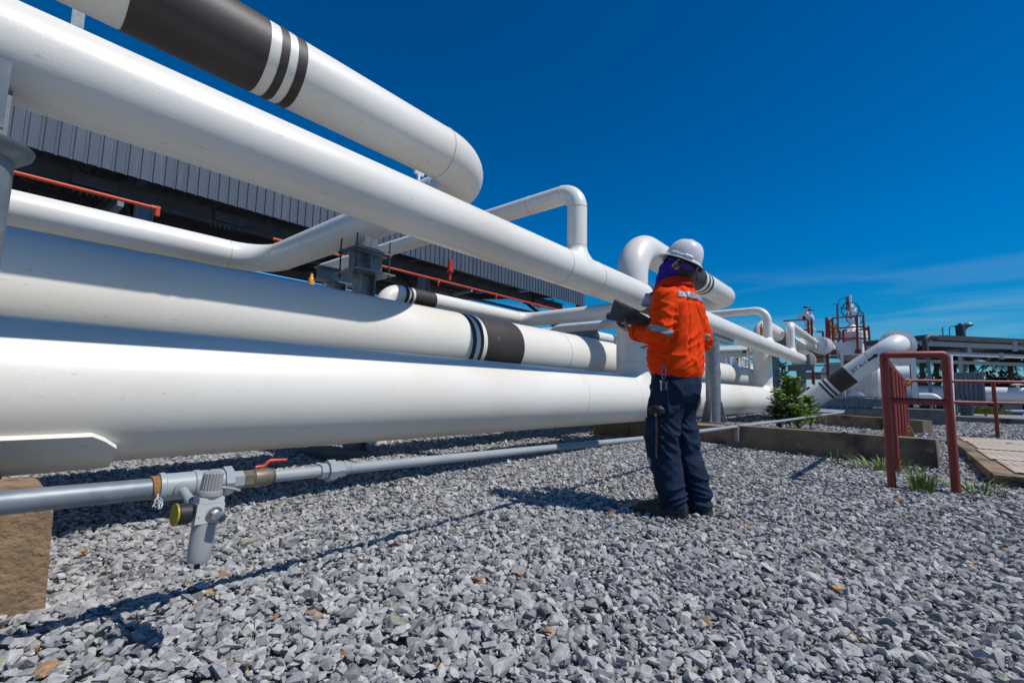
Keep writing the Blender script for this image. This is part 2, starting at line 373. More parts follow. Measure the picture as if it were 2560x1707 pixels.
def clear(X, Y): return ~((X > 7.35) & (X < 9.5) & (Y > 1.9) & (Y < 3.0))
parts = [scatter(.75, 3.6, .040, .0095, 9, (-.004, .012)), scatter(.75, 6.0, .27, .027, 15, (-.014, .004), lim=clear), scatter(.75, 3.2, .0238, .0185, 15, (-.018, .007)), scatter(3.2, 6.2, .0275, .0200, 11, (-.018, .008), lim=clear),
         scatter(6.2, 10.5, .040, .0245, 9, (-.018, .010), -60, 45, clear), scatter(10.5, 22, .070, .036, 8, (-.02, .008), -60, 0, clear)]
vs = []; fs = []; tn = []; o = 0
for a, f_, t_ in parts: vs.append(a); fs.append(f_ + o); tn.append(t_); o += len(a)
vs = np.concatenate(vs); fs = np.concatenate(fs); tn = np.concatenate(tn)
me = bpy.data.meshes.new('gravel'); me.vertices.add(len(vs)); me.vertices.foreach_set('co', vs.astype(np.float32).ravel())
me.loops.add(fs.size); me.loops.foreach_set('vertex_index', fs.astype(np.int32).ravel()); me.polygons.add(len(fs))
me.polygons.foreach_set('loop_start', np.arange(0, fs.size, 3, dtype=np.int32))
at_ = me.attributes.new('tone', 'FLOAT', 'POINT'); at_.data.foreach_set('value', tn.astype(np.float32))
me.update(calc_edges=True); me.shade_flat()
m = bpy.data.materials.new('crushed_stone'); m.use_nodes = True; n = m.node_tree; L = n.links; b = n.nodes['Principled BSDF']; b.inputs['Roughness'].default_value = .85
b.inputs['Specular IOR Level'].default_value = .3
at = n.nodes.new('ShaderNodeAttribute'); at.attribute_name = 'tone'; r = n.nodes.new('ShaderNodeValToRGB'); el = r.color_ramp.elements
el[0].position = 0; el[0].color = (.14, .14, .145, 1); el[1].position = 1; el[1].color = (.30, .16, .08, 1)
for p_, c_ in ((.35, (.240, .239, .243, 1)), (.60, (.347, .343, .343, 1)), (.90, (.50, .487, .468, 1)), (.91, (.25, .27, .21, 1)), (.948, (.28, .26, .20, 1)), (.952, (.44, .29, .16, 1))):
    x_ = el.new(p_); x_.color = c_
L.new(at.outputs['Fac'], r.inputs[0])
t = n.nodes.new('ShaderNodeTexCoord'); k = n.nodes.new('ShaderNodeTexNoise'); k.inputs['Scale'].default_value = 60; k.inputs['Detail'].default_value = 6
L.new(t.outputs['Object'], k.inputs['Vector']); q = n.nodes.new('ShaderNodeValToRGB'); q.color_ramp.elements[0].position = .3; q.color_ramp.elements[0].color = (.72, .72, .73, 1); q.color_ramp.elements[1].position = .7; q.color_ramp.elements[1].color = (1.18, 1.17, 1.15, 1)
L.new(k.outputs['Fac'], q.inputs[0]); x = n.nodes.new('ShaderNodeMixRGB'); x.blend_type = 'MULTIPLY'; x.inputs['Fac'].default_value = 1
L.new(r.outputs[0], x.inputs['Color1']); L.new(q.outputs[0], x.inputs['Color2']); L.new(x.outputs[0], b.inputs['Base Color'])
bp = n.nodes.new('ShaderNodeBump'); bp.inputs['Strength'].default_value = .5; bp.inputs['Distance'].default_value = .004
L.new(k.outputs['Fac'], bp.inputs['Height']); L.new(bp.outputs[0], b.inputs['Normal'])
me.materials.append(m)
gr = bpy.data.objects.new('gravel', me); col.objects.link(gr); gr['kind'] = 'stuff'; gr['label'] = 'crushed grey stone gravel covering the yard'; gr['category'] = 'gravel'
def saddle(mb, x, Yc, Zc, Rp, rb_, flare, ht, seg=48, rows=10):
    '''smooth tee: a flare that hugs the round run pipe and blends into the branch'''
    vs = []
    for i in range(rows + 1):
        t_ = i / rows; rr = rb_ + .001 + flare * (1 - t_) ** 2.2
        for k in range(seg):
            th = 2 * math.pi * k / seg; dx, dy = rr * math.cos(th), min(Rp * .985, abs(rr * math.sin(th))) * (1 if math.sin(th) >= 0 else -1)
            base = math.sqrt(max(Rp * Rp - dy * dy, 0)) - .004
            vs.append((x + dx, Yc + dy, Zc + base + (Rp + ht - base) * t_ ** 1.5))
    return mb.add(vs, [(i * seg + k, i * seg + (k + 1) % seg, (i + 1) * seg + (k + 1) % seg, (i + 1) * seg + k) for i in range(rows) for k in range(seg)])
# ------------------------------------------------------------------ big white pipes
P1a, P1b = V((-2.5, 3.26, .73)), V((17.6, 2.95, .585))
def p1(x): return P1a.lerp(P1b, (x + 2.5) / 20.1)
R1_, = (.36,)
t1 = thing('header_pipe', 'thickest white pipe lying lowest behind the thin grey air line, with two upright risers', 'pipe', (0, 3.2, .35))
d1 = (P1b - P1a).normalized()
mb = MB().sweep([P1a] + [p1(x) for x in (0, 4, 8, 12)] + [P1b], R1_, 96, False)
mb.lathe([(R1_, 0), (.345, .06), (.30, .13), (.20, .185), (.10, .21), (0, .215)], P1b, d1, 96, False)
obj('pipe', mb, M['white'], t1)
for px in (1470, 1600, 1905): seam(t1, p1(P(px, 1000, Y=2.82).x), d1, R1_ - .002, .005)
# wear pad low on its near side
a0, a1 = math.radians(-172), math.radians(-128)
mbp = MB(); Rw = R1_ + .032
ang = [R(210.5 + 55 * i / 8) for i in range(9)]
def padpt(x, a, r_): c = p1(x); return V((x, c.y + r_ * math.cos(a), c.z + r_ * math.sin(a)))
cols = [(-1.2, 0, 8), (.40, 0, 8), (.45, .7, 7.5), (.50, 1.8, 6.2)]
for j, (x, s0, s1) in enumerate(cols):
    for rr in (R1_ - .004, Rw):
        for i in range(9):
            mbp.v.append(tuple(padpt(x, R(210.5 + 55 * (s0 + (s1 - s0) * i / 8) / 8), rr)))
for j in range(3):
    o0 = j * 18; o1 = o0 + 18
    for i in range(8):
        mbp.f.append((o0 + 9 + i, o0 + 10 + i, o1 + 10 + i, o1 + 9 + i)); mbp.mi.append(0)
    mbp.f.append((o0, o0 + 9, o1 + 9, o1)); mbp.f.append((o0 + 17, o0 + 8, o1 + 8, o1 + 17)); mbp.mi += [0, 0]
for i in range(8): mbp.f.append((54 + 9 + i, 54 + 10 + i, 54 + 1 + i, 54 + i)); mbp.mi.append(0)
obj('wear_pad', mbp, M['white'], t1, ang=25)
# riser 1 : up, over along X, then away
rx = P(1584, 900, Y=3.1); c = p1(rx.x); zt = (P(1761, 685, Y=3.1).z + P(1766, 738, Y=3.1).z) / 2; rr = .245
ex = P(1832, 740, Y=3.1).x - rr
top = V((c.x, c.y, zt))
rs = obj('riser', MB().sweep(arc_path([c, V((c.x, c.y, zt)), V((ex, c.y, zt)), V((ex, 5.2, zt))], [.62, .55], 16), rr, 64), M['white'], t1)
seam(rs, V((c.x, c.y, c.z + .55)), (0, 0, 1), rr, .004); seam(rs, V((ex - .55, c.y, zt)), (1, 0, 0), rr, .005)
for a, b_ in ((1700, 1763), (1768.5, 1772), (1776, 1780)):
    xa, xb = P(a, 700, Y=c.y - .2).x, P(b_, 700, Y=c.y - .2).x; cband(rs, V((xa, c.y, zt)), V((xb, c.y, zt)), rr)
mb = saddle(MB(), c.x, c.y, c.z, R1_, rr, .14, .12, 64)
obj('weld_collar', mb, M['white'], rs)
# riser 2
rx = P(1906, 900, Y=2.98); c = p1(rx.x); zt = P(1905, 796, Y=2.98).z - rr
x2 = P(1960, 850, Y=2.9).x + 1.2
rs = obj('riser', MB().sweep(arc_path([c, V((c.x, c.y, zt)), V((x2 + 4, c.y, zt)), V((x2 + 4, 6.5, zt))], [.62, .55], 14), rr, 48), M['white'], t1)
obj('weld_collar', saddle(MB(), c.x, c.y, c.z, R1_, rr, .14, .12, 48), M['white'], rs)
cband(rs, V((P(1958, 845, Y=2.8).x, c.y, zt)), V((P(1958, 845, Y=2.8).x + 2.2, c.y, zt)), rr)

# second thick pipe behind it
Y2, Z2, R2_ = 3.98, 1.30, .36
t2 = thing('shaded_header_pipe', 'second thick white pipe behind the lowest one, with a dark band halfway along', 'pipe', (0, Y2, .94))
obj('pipe', MB().sweep([V((-2.5, Y2, Z2)), V((4, Y2, Z2)), V((9, Y2, Z2)), V((17.8, Y2, Z2))], R2_, 96), M['white'], t2)
for a, b_ in ((1179, 1189), (1199.5, 1207.5), (1217, 1309)):
    cband(t2, V((P(a, 850, Y=Y2 - .34).x, Y2, Z2)), V((P(b_, 850, Y=Y2 - .34).x, Y2, Z2)), R2_)
for px in (1428, 1810, 1822): seam(t2, V((P(px, 890, Y=Y2 - .34).x, Y2, Z2)), (1, 0, 0), R2_, .005)

# long middle-height pipe
Y3, Z3, R3_ = 2.50, 1.998, .1858
t3 = thing('long_white_pipe', 'long white pipe crossing the whole picture at head height, with three slim upright branches', 'pipe', (0, Y3, Z3 - R3_))
x3 = P(2008, 893, Y=Y3).x
obj('pipe', MB().sweep([V((-2.5, Y3, Z3)), V((3, Y3, Z3)), V((9, Y3, Z3)), V((x3, Y3, Z3))], R3_, 80, False), M['white'], t3)
mb = MB().lathe([(R3_, -.02), (.38, -.02), (.38, .05), (0, .05)], V((x3, Y3, Z3)), (1, 0, 0), 40, False)
mb.lathe([(R3_, .055), (.38, .055), (.38, .12), (0, .12)], V((x3, Y3, Z3)), (1, 0, 0), 40, True)
fl = obj('end_flange', mb, M['white'], t3)
for px, py in ((1432, 690), (1514, 720)): seam(t3, V((P(px, py, Y=Y3 - .17).x, Y3, Z3)), (1, 0, 0), R3_, .004)
cband(t3, V((P(1631, 750, Y=Y3 - .17).x, Y3, Z3)), V((P(1631, 750, Y=Y3 - .17).x + 2.1, Y3, Z3)), R3_)
rb = .104; xc = P(1443, 500, Y=Y3).x; zc = 2.885
def branch(x, zc_, far, rbend, rb_=rb):
    o = obj('branch_pipe', MB().sweep(arc_path([V((x, Y3, Z3 + .05)), V((x, Y3, zc_)), V(far)], rbend, 14), rb_, 40), M['white'], t3)
    obj('weld_collar', saddle(MB(), x, Y3, Z3, R3_, rb_, .10, .10), M['white'], o)
    seam(o, V((x, Y3, Z3 + .275)), (0, 0, 1), rb_, .004); seam(o, V((x, Y3, zc_ - rbend)), (0, 0, 1), rb_, .003)
    return o
b1 = branch(xc, zc, (xc, 7.9, zc), .19)
seam(b1, V((xc, Y3 + .17, zc)), (0, 1, 0), rb, .003); seam(b1, V((xc, Y3 + .62, zc)), (0, 1, 0), rb, .004)
xb = P(1918, 800, Y=Y3).x; zb = P(1885, 767, Y=Y3 + .3).z - .11
b2 = branch(xb, zb, (xb, 7.2, zb), .3, .105)
seam(b2, V((xb, Y3 + .9, zb)), (0, 1, 0), .105, .004)
xb3 = P(1975, 820, Y=Y3).x; zb3 = P(1975, 806, Y=Y3).z - .09; pe = P(2046, 862, Y=Y3)
b3 = obj('branch_pipe', MB().sweep(arc_path([V((xb3, Y3, Z3 + .05)), V((xb3, Y3, zb3)), V((pe.x, Y3, pe.z))], .2, 12), .125, 36), M['white'], t3)
obj('weld_collar', saddle(MB(), xb3, Y3, Z3, R3_, .125, .10, .12), M['white'], b3)
seam(b3, V((xb3, Y3, Z3 + .55)), (0, 0, 1), .125, .004)

# highest pipe: an expansion loop that turns away from us and comes back
Y4, Z4, R4_ = 2.944, 2.805, .2185; XB = 3.06; Y5 = 8.0
t4 = thing('expansion_loop_pipe', 'highest white pipe with a wide black band, turning away in a hooked bend and back', 'pipe', (0, Y4, Z4 - R4_))
obj('pipe', MB().sweep(arc_path([V((-2.5, Y4, Z4)), V((XB, Y4, Z4)), V((XB, Y5, Z4)), V((-6.5, Y5, Z4))], .60, 22), R4_, 80, False), M['white'], t4)
yq = Y4 - .205
for a, py, b_, py2 in ((325, 46, 673, 145), (700, 161, 721, 168), (742, 180, 765, 191)):
    cband(t4, V((P(a, py, Y=yq).x, Y4, Z4)), V((P(b_, py2, Y=yq).x, Y4, Z4)), R4_)
seam(t4, V((XB - .60, Y4, Z4)), (1, 0, 0), R4_, .005); seam(t4, V((XB, Y5 - .60, Z4)), (0, 1, 0), R4_, .005); seam(t4, V((XB - .6, Y5, Z4)), (1, 0, 0), R4_, .005)
seam(t4, V((XB, Y4 + .60, Z4)), (0, 1, 0), R4_, .006)
# little vent on the loop
ve = obj('vent_valve', MB().cyl((XB - .08, Y4 + .95, Z4 + .18), (XB - .08, Y4 + .95, Z4 + .34), .018, seg=12).cyl((XB - .08, Y4 + .95, Z4 + .34), (XB - .08, Y4 + .95, Z4 + .37), .032, seg=12).cyl((XB - .14, Y4 + .95, Z4 + .30), (XB - .02, Y4 + .95, Z4 + .30), .02, seg=12), M['white'], t4)
# shoe under the loop on the steel frame
XF, YF = XB, 5.0
sh = MB().bbox(XF - .10, XF + .10, YF - .16, YF + .16, Z4 - R4_ - .13, Z4 - R4_ - .115).bbox(XF - .006, XF + .006, YF - .15, YF + .15, Z4 - R4_ - .115, Z4 - R4_ + .03)
for yy in (-.12, .12): sh.bbox(XF - .09, XF + .09, YF + yy - .005, YF + yy + .005, Z4 - R4_ - .115, Z4 - R4_ + .06)
obj('pipe_shoe', sh, M['white'], t4)

# middle loop pipe (banded) behind the thick ones
Y6, Z6, R6_ = 5.35, 2.077, .128
XD = 6.72; xl = P(942, 715, Y=Y6).x + .128
t6 = thing('banded_loop_pipe', 'slim brown-banded white pipe curving down beside the bolted post and bending towards the worker', 'pipe', (xl, Y6, 0))
obj('pipe', MB().sweep(arc_path([V((xl, Y6, -.05)), V((xl, Y6, Z6)), V((XD, Y6, Z6)), V((XD, 3.15, Z6))], [.24, .32], 14), R6_, 48), M['white'], t6)
for a, b_ in ((1013, 1021), (1026, 1032), (1038, 1091)):
    cband(t6, V((P(a, 735, Y=Y6 - .1).x, Y6, Z6)), V((P(b_, 735, Y=Y6 - .1).x, Y6, Z6)), R6_)
seam(t6, V((XD - .32, Y6, Z6)), (1, 0, 0), R6_, .003); seam(t6, V((XD, Y6 - .32, Z6)), (0, 1, 0), R6_, .003); seam(t6, V((xl + .24, Y6, Z6)), (1, 0, 0), R6_, .003)
t7 = thing('lower_cross_pipe', 'slim white cross pipe showing just below the bent banded pipe', 'pipe', (7.5, 5.4, 0))
obj('pipe', MB().sweep(arc_path([V((7.5, 3.3, 1.985)), V((7.5, 5.3, 1.985)), V((7.5, 5.3, -.05))], .25, 10), .085, 32), M['white'], t7)
# distant banded pipe with a galvanised stub support
Y8 = 7.0; Z8 = 2.42; xg = P(1418, 850, Y=Y8).x + .17
t8 = thing('distant_banded_pipe', 'white pipe with a dark band seen between the bent pipe and the thick shaded one', 'pipe', (xg, Y8, 0))
obj('pipe', MB().sweep(arc_path([V((xg, 9.2, Z8)), V((xg, Y8, Z8)), V((19, Y8, Z8))], .35, 12), .17, 40), M['white'], t8)
for a, b_ in ((1464, 1468), (1484, 1499)): cband(t8, V((P(a, 840, Y=Y8 - .17).x, Y8, Z8)), V((P(b_, 840, Y=Y8 - .17).x, Y8, Z8)), .17)
xs_ = P(1473, 830, Y=5.9).x
t9 = thing('pipe_support', 'small galvanised stub post with a beam head, poking up behind the shaded thick pipe', 'support', (xs_, 5.9, 0))
zz = P(1473, 826, Y=5.9).z
obj('post', MB().ibeam((xs_, 5.9, 0), (xs_, 5.9, zz - .16), .16, .16, .012, (1, 0, 0)), M['galv'], t9, smooth=False)
obj('beam', MB().ibeam((xs_, 5.65, zz - .08), (xs_, 6.7, zz - .08), .16, .16, .012), M['galv'], t9, smooth=False)

# ------------------------------------------------------------------ steel supports
# frame under the loop
t = thing('anchor_frame_support', 'bolted galvanised frame with four tall studs on a broad post under the hooked loop pipe', 'support', (XF, YF, 0))
ztop = Z4 - R4_ - .13
obj('post', MB().ibeam((XF, YF, 0), (XF, YF, ztop - .32), .20, .20, .014, (1, 0, 0)), M['galv'], t, smooth=False)
obj('crosshead', MB().ibeam((XF - .22, YF, ztop - .175), (XF + .24, YF, ztop - .175), .30, .25, .014).bbox(XF - .006, XF + .006, YF - .14, YF - .008, ztop - .286, ztop - .064), M['galv'], t, smooth=False)
obj('top_plate', MB().bbox(XF - .26, XF + .26, YF - .20, YF + .20, ztop - .048, ztop - .026).bbox(XF - .19, XF + .19, YF - .15, YF + .15, ztop - .024, ztop - .002), M['galv_dark'], t, smooth=False)
obj('lower_plate', MB().bbox(XF - .26, XF + .26, YF - .28, YF + .28, ztop - .318, ztop - .302), M['galv'], t, smooth=False)
for sx in (-.23, .23):
    for sy in (-.18, .18):
        s_ = MB().cyl((XF + sx, YF + sy, ztop - .37), (XF + sx, YF + sy, ztop + .13), .010, seg=10)
        for dz in (-.345, -.285, -.065, -.012): s_.cyl((XF + sx, YF + sy, ztop + dz - .012), (XF + sx, YF + sy, ztop + dz + .012), .02, seg=6)
        obj('stud', s_, M['bolt'], t)
# tee support under the slim branch
yt = 5.9; ta, tb_ = P(793, 672, Y=yt), P(893, 695, Y=yt); xt = P(844, 690, Y=yt).x; zt = (ta.z + tb_.z) / 2 + .045
t = thing('tee_support', 'galvanised tee support with an open beam head, left of the bolted frame', 'support', (xt, yt, 0))
obj('post', MB().ibeam((xt, yt, 0), (xt, yt, zt - .20), .19, .19, .014, (1, 0, 0)), M['galv'], t, smooth=False)
obj('beam', MB().ibeam((ta.x, yt, zt - .095), (tb_.x, yt, zt - .095), .20, .19, .014), M['galv'], t, smooth=False)
# near left column with a dished cap and a guide plate
pc = P(40, 500, Y=Y3); xl_ = pc.x - .125
t = thing('pipe_column', 'grey galvanised round column with a dished cap at the left edge, cradling the long pipe', 'support', (xl_, Y3 - .02, 0))
zc_ = P(50, 372, Y=Y3 - .12).z
obj('column', MB().cyl((xl_, Y3 - .02, 0), (xl_, Y3 - .02, zc_ - .035), .11, seg=40), M['galv'], t)
obj('cap', MB().lathe([(.11, -.035), (.125, -.03), (.155, .0), (.16, .018), (.14, .02), (0, .02)], V((xl_, Y3 - .02, zc_)), (0, 0, 1), 40), M['galv'], t)
obj('saddle', MB().bbox(xl_ - .08, xl_ + .08, Y3 - .09, Y3 + .09, zc_ + .022, Z3 - R3_), M['galv'], t, smooth=False)
xg_ = P(18, 250, Y=Y3 - .2).x
obj('guide_plate', MB().bbox(xg_ - .22, xg_, Y3 - R3_ - .03, Y3 - R3_ - .012, zc_ + .022, P(18, 156, Y=Y3 - .2).z), M['galv_dark'], t, smooth=False)
# column behind the worker
xw = P(1781, 900, Y=Y3).x; zbm = P(1812, 858, Y=Y3).z; zbase = P(1790, 1056, Y=Y3).z
t = thing('column_support', 'galvanised round column with a gusseted foot and beam head, right behind the worker', 'support', (xw, Y3, zbase))
obj('column', MB().cyl((xw, Y3, zbase + .02), (xw, Y3, zbm), .125, seg=36), M['galv'], t)
obj('beam', MB().bar((xw - .15, Y3, zbm + .085), (xw + 1.15, Y3, zbm + .085), .16, .17), M['galv'], t, smooth=False)
obj('base_plate', MB().bbox(xw - .24, xw + .24, Y3 - .24, Y3 + .24, zbase, zbase + .02), M['galv'], t, smooth=False)
for dx, dy in ((1, 0), (-1, 0), (0, 1), (0, -1)):
    e = V((-dy, dx, 0)) * .006; o_ = V((xw, Y3, zbase + .02)); d = V((dx, dy, 0))
    obj('gusset', MB().prism([o_ + d * .12 - e, o_ + d * .225 - e, o_ + d * .205 - e + V((0, 0, .06)), o_ + d * .14 - e + V((0, 0, .36)), o_ + d * .12 - e + V((0, 0, .36))], e * 2), M['galv'], t, smooth=False)
obj('stiffener', MB().box((xw, Y3 - .012, zbm - .17), (.25, .27, .34)), M['galv'], t, smooth=False) if False else None
# column under the flanged end
xe = P(2003, 930, Y=Y3).x; zb_ = P(2003, 911, Y=Y3).z
t = thing('column_support', 'grey tee column under the flanged end of the long pipe, rising out of a shrub', 'support', (xe, Y3, 0))
obj('column', MB().cyl((xe, Y3, 0), (xe, Y3, zb_ - .22), .14, seg=28), M['galv_dark'], t)
v0, v1 = P(1970, 911, X=xe), P(2035, 911, X=xe)
obj('beam', MB().bar((xe, v0.y, zb_ - .12), (xe, v1.y, zb_ - .12), .2, .21), M['galv_dark'], t, smooth=False)
v2 = P(2022, 900, X=xe)
obj('guide_plate', MB().bbox(xe - .05, xe + .05, v2.y - .04, v2.y + .08, zb_ - .012, zb_ + .34), M['galv_dark'], t, smooth=False)
# post between the second riser and the shrub, thin white rod stand
xq = P(1940, 920, Y=3.6).x
t = thing('square_post', 'blue-grey square post just right of the second riser', 'post', (xq, 3.6, 0))
obj('post', MB().bbox(xq - .17, xq + .17, 3.5, 3.7, 0, 2.6), M['galv'], t, smooth=False)
q = P(1874, 955, Y=3.35)
t = thing('drain_stand', 'thin white drain rod with a small valve, left of the second riser', 'drain', (q.x, 3.35, .9))
obj('rod', MB().cyl((q.x, 3.35, .93), (q.x, 3.35, 2.3), .03, seg=12).lathe([(.10, 0), (.03, .12)], V((q.x, 3.35, .92)), (0, 0, 1), 12), M['white'], t)
obj('valve_body', MB().cyl((q.x, 3.35, 1.9), (q.x, 3.35, 2.05), .06, seg=12).bar((q.x - .1, 3.3, 1.98), (q.x + .1, 3.3, 1.98), .04, .03), M['white'], t)

# ------------------------------------------------------------------ the worker
ROOT = V((3.0, 1.105, 0)); AZ = R(81)
F_ = V((math.cos(AZ), math.sin(AZ), 0)); L_ = V((-math.sin(AZ), math.cos(AZ), 0))
def W(f, l, z): return ROOT + F_ * f + L_ * l + V((0, 0, z))
def loc(p): d = V(p) - ROOT; return d.dot(F_), d.dot(L_), d.z
worker = thing('person', 'worker in orange jacket, navy trousers and white helmet reading a dark folder, seen from behind', 'person', ROOT)
def loft(mb, rings, seg=36, ex=2.3, az=None, ctr=None):
    """rings of (centre f, centre l, z, half depth, half width); az turns them about the vertical"""
    vs = []; n_ = len(rings)
    fx, lx = (F_, L_) if az is None else (V((math.cos(R(az)), math.sin(R(az)), 0)), V((-math.sin(R(az)), math.cos(R(az)), 0)))
    for (cf, cl, z, a, b_) in rings:
        o = ROOT + fx * cf + lx * cl + V((0, 0, z)) if ctr is None else ctr + fx * cf + lx * cl + V((0, 0, z))
        for k in range(seg):
            th = 2 * math.pi * k / seg; c_, s_ = math.cos(th), math.sin(th)
            vs.append(o + fx * (a * math.copysign(abs(c_) ** (2 / ex), c_)) + lx * (b_ * math.copysign(abs(s_) ** (2 / ex), s_)))
    fs = [(i * seg + k, i * seg + (k + 1) % seg, (i + 1) * seg + (k + 1) % seg, (i + 1) * seg + k) for i in range(n_ - 1) for k in range(seg)]
    fs += [tuple(reversed(range(seg))), tuple(range((n_ - 1) * seg, n_ * seg))]
    return mb.add(vs, fs)
def fuse(mb, voxel, it=4):
    me = bpy.data.meshes.new('tmp'); me.from_pydata(mb.v, [], mb.f); o = bpy.data.objects.new('tmp', me); col.objects.link(o)
    md = o.modifiers.new('r', 'REMESH'); md.mode = 'VOXEL'; md.voxel_size = voxel
    if it: s_ = o.modifiers.new('s', 'SMOOTH'); s_.factor = .5; s_.iterations = it
    dg = bpy.context.evaluated_depsgraph_get(); r_ = bpy.data.meshes.new_from_object(o.evaluated_get(dg)); bpy.data.objects.remove(o); return r_
def place(name, me, m_, parent):
    off = base_of(parent); n_ = len(me.vertices); co = np.empty(n_ * 3, np.float32); me.vertices.foreach_get('co', co); co = co.reshape(-1, 3) - np.array(off[:], np.float32)
    me.vertices.foreach_set('co', co.ravel()); me.materials.clear(); me.materials.append(m_); me.update(); me.shade_smooth(); me.name = name
    o = bpy.data.objects.new(name, me); col.objects.link(o); o.parent = parent; return o
def displace(me, fn):
    nr = [v_.normal.copy() for v_ in me.vertices]
    for v_, n_ in zip(me.vertices, nr): v_.co = v_.co + n_ * fn(v_.co, n_)
    me.update()
def ridge(p): return max(0, 1 - abs(noise.noise(p)) * 2.9) ** 1.5 * 1.15
def cut(me, planes, grow, name, m_, parent):
    """a strip of cloth cut out of a garment between planes, lifted off it"""
    bm = bmesh.new(); bm.from_mesh(me)
    for co, no in planes: bmesh.ops.bisect_plane(bm, geom=bm.verts[:] + bm.edges[:] + bm.faces[:], plane_co=co, plane_no=no, clear_outer=True)
    bm.normal_update()
    for v_ in bm.verts: v_.co += v_.normal * grow
    r_ = bpy.data.meshes.new(name); bm.to_mesh(r_); bm.free(); return place(name, r_, m_, parent)

# arms
SHL, ELL, WRL = (-.035, .178, 1.39), (-.025, .222, 1.118), (.205, .140, 1.170)
SHR, ELR, WRR = (-.01, -.190, 1.395), (-.07, -.262, 1.12), (.20, -.16, 1.17)
def hand(mb, wr, sgn):
    w_ = W(*wr); h = (F_ * .93 + L_ * (-.12 * sgn) + V((0, 0, .34))).normalized(); sp = L_ * sgn; sp = (sp - h * sp.dot(h)).normalized(); up = h.cross(sp) * (1 if sgn < 0 else -1); up = up if up.z > 0 else -up
    k0 = w_ + h * .098
    mb.sweep([w_ - h * .05, w_, w_ + h * .03], [.028, .026, .027], 12)
    for k in range(4):
        o = sp * (.030 - .020 * k); mb.sweep([w_ + h * .01 + o * .7, w_ + h * .055 + o * .95, k0 + o], [.015, .0155, .0115], 10)
        ln = (.078, .088, .084, .066)[k]; p = k0 + o; d = h.copy(); pts = [p - h * .01]
        for sgm, (fr_, bend) in enumerate(((.44, .16), (.31, .32), (.25, .34))):
            d = (d + up * bend * .75).normalized(); p = p + d * ln * fr_; pts.append(p)
        mb.sweep(pts, [.0102, .0095, .0087, .0072], 10); mb.sphere(pts[-1], .0074, 10, 6)
    tb = w_ + h * .028 + sp * .024; t1_ = tb + (sp * .55 + h * .55 + up * .40).normalized() * .042; t2_ = t1_ + (h * .6 + up * .75 + sp * .05).normalized() * .034; t3_ = t2_ + (h * .7 + up * .5 - sp * .35).normalized() * .026
    mb.sweep([w_ + h * .01 + sp * .012, tb, t1_, t2_, t3_], [.016, .0165, .0125, .0108, .0085], 10); mb.sphere(t3_, .0085, 10, 6)
    return k0
HAZ = 100; HC = W(-.038, 0, 0)
hf, hl = V((math.cos(R(HAZ)), math.sin(R(HAZ)), 0)), V((-math.sin(R(HAZ)), math.cos(R(HAZ)), 0))
tiltm = Matrix.Rotation(R(-25), 3, hl)        # chin up
HP = HC + V((0, 0, 1.605))
def Hd(f, l, z): return HP + tiltm @ (hf * f + hl * l + V((0, 0, z)))
mb = MB(); i0 = 0
sp_ = MB().sphere((0, 0, 0), 1, 28, 20); mb.add([Hd(p[0] * .096, p[1] * .077, p[2] * .112 + .012) for p in sp_.v], sp_.f)
sp_ = MB().sphere((0, 0, 0), 1, 20, 14); mb.add([Hd(p[0] * .062 + .030, p[1] * .058, p[2] * .066 - .070) for p in sp_.v], sp_.f)       # jaw
mb.sweep([Hd(.086, 0, .018), Hd(.106, 0, -.018), Hd(.092, 0, -.030)], [.009, .014, .010], 10)                                            # nose
mb.sweep([Hd(.080, .022, -.062), Hd(.090, 0, -.060), Hd(.080, -.022, -.062)], [.006, .0075, .006], 8)                                     # lips
for s in (-1, 1):
    sp_ = MB().sphere((0, 0, 0), 1, 12, 8); mb.add([Hd(p[0] * .022 - .005, s * .079 + p[1] * .008, p[2] * .032 - .012) for p in sp_.v], sp_.f)
    mb.sweep([Hd(.078, s * .030, .016), Hd(.086, s * .030, .010)], [.012, .009], 8)
mb.sweep([Hd(-.02, 0, -.05), W(-.01, 0, 1.47), W(-.015, 0, 1.38)], [.058, .058, .07], 16)
loft(mb, [(0, 0, .86, .09, .13), (0, 0, 1.05, .085, .13), (-.01, 0, 1.25, .085, .15), (-.02, 0, 1.36, .07, .13), (-.02, 0, 1.42, .05, .07)], 20, 2)
for (s_, e_, w_, sg) in ((SHL, ELL, WRL, 1), (SHR, ELR, WRR, -1)):
    mb.sweep([W(*s_), W(*e_), W(*w_)], [.05, .042, .027], 14); hand(mb, w_, sg)
for sg, kf, af in ((1, .04, -.02), (-1, 0, -.06)):
    mb.sweep([W(0, sg * .09, .9), W(kf, sg * .10, .50), W(af, sg * .10, .10)], [.075, .055, .04], 14)
place('body', fuse(mb, .0055, 3), M['skin'], worker)
hair = MB(); sp_ = MB().sphere((0, 0, 0), 1, 28, 18)
hair.add([Hd(p[0] * .060 - .043, p[1] * .079, p[2] * .088 - .010) for p in sp_.v], sp_.f)
place('hair', fuse(hair, .007, 2), M['hair'], worker)
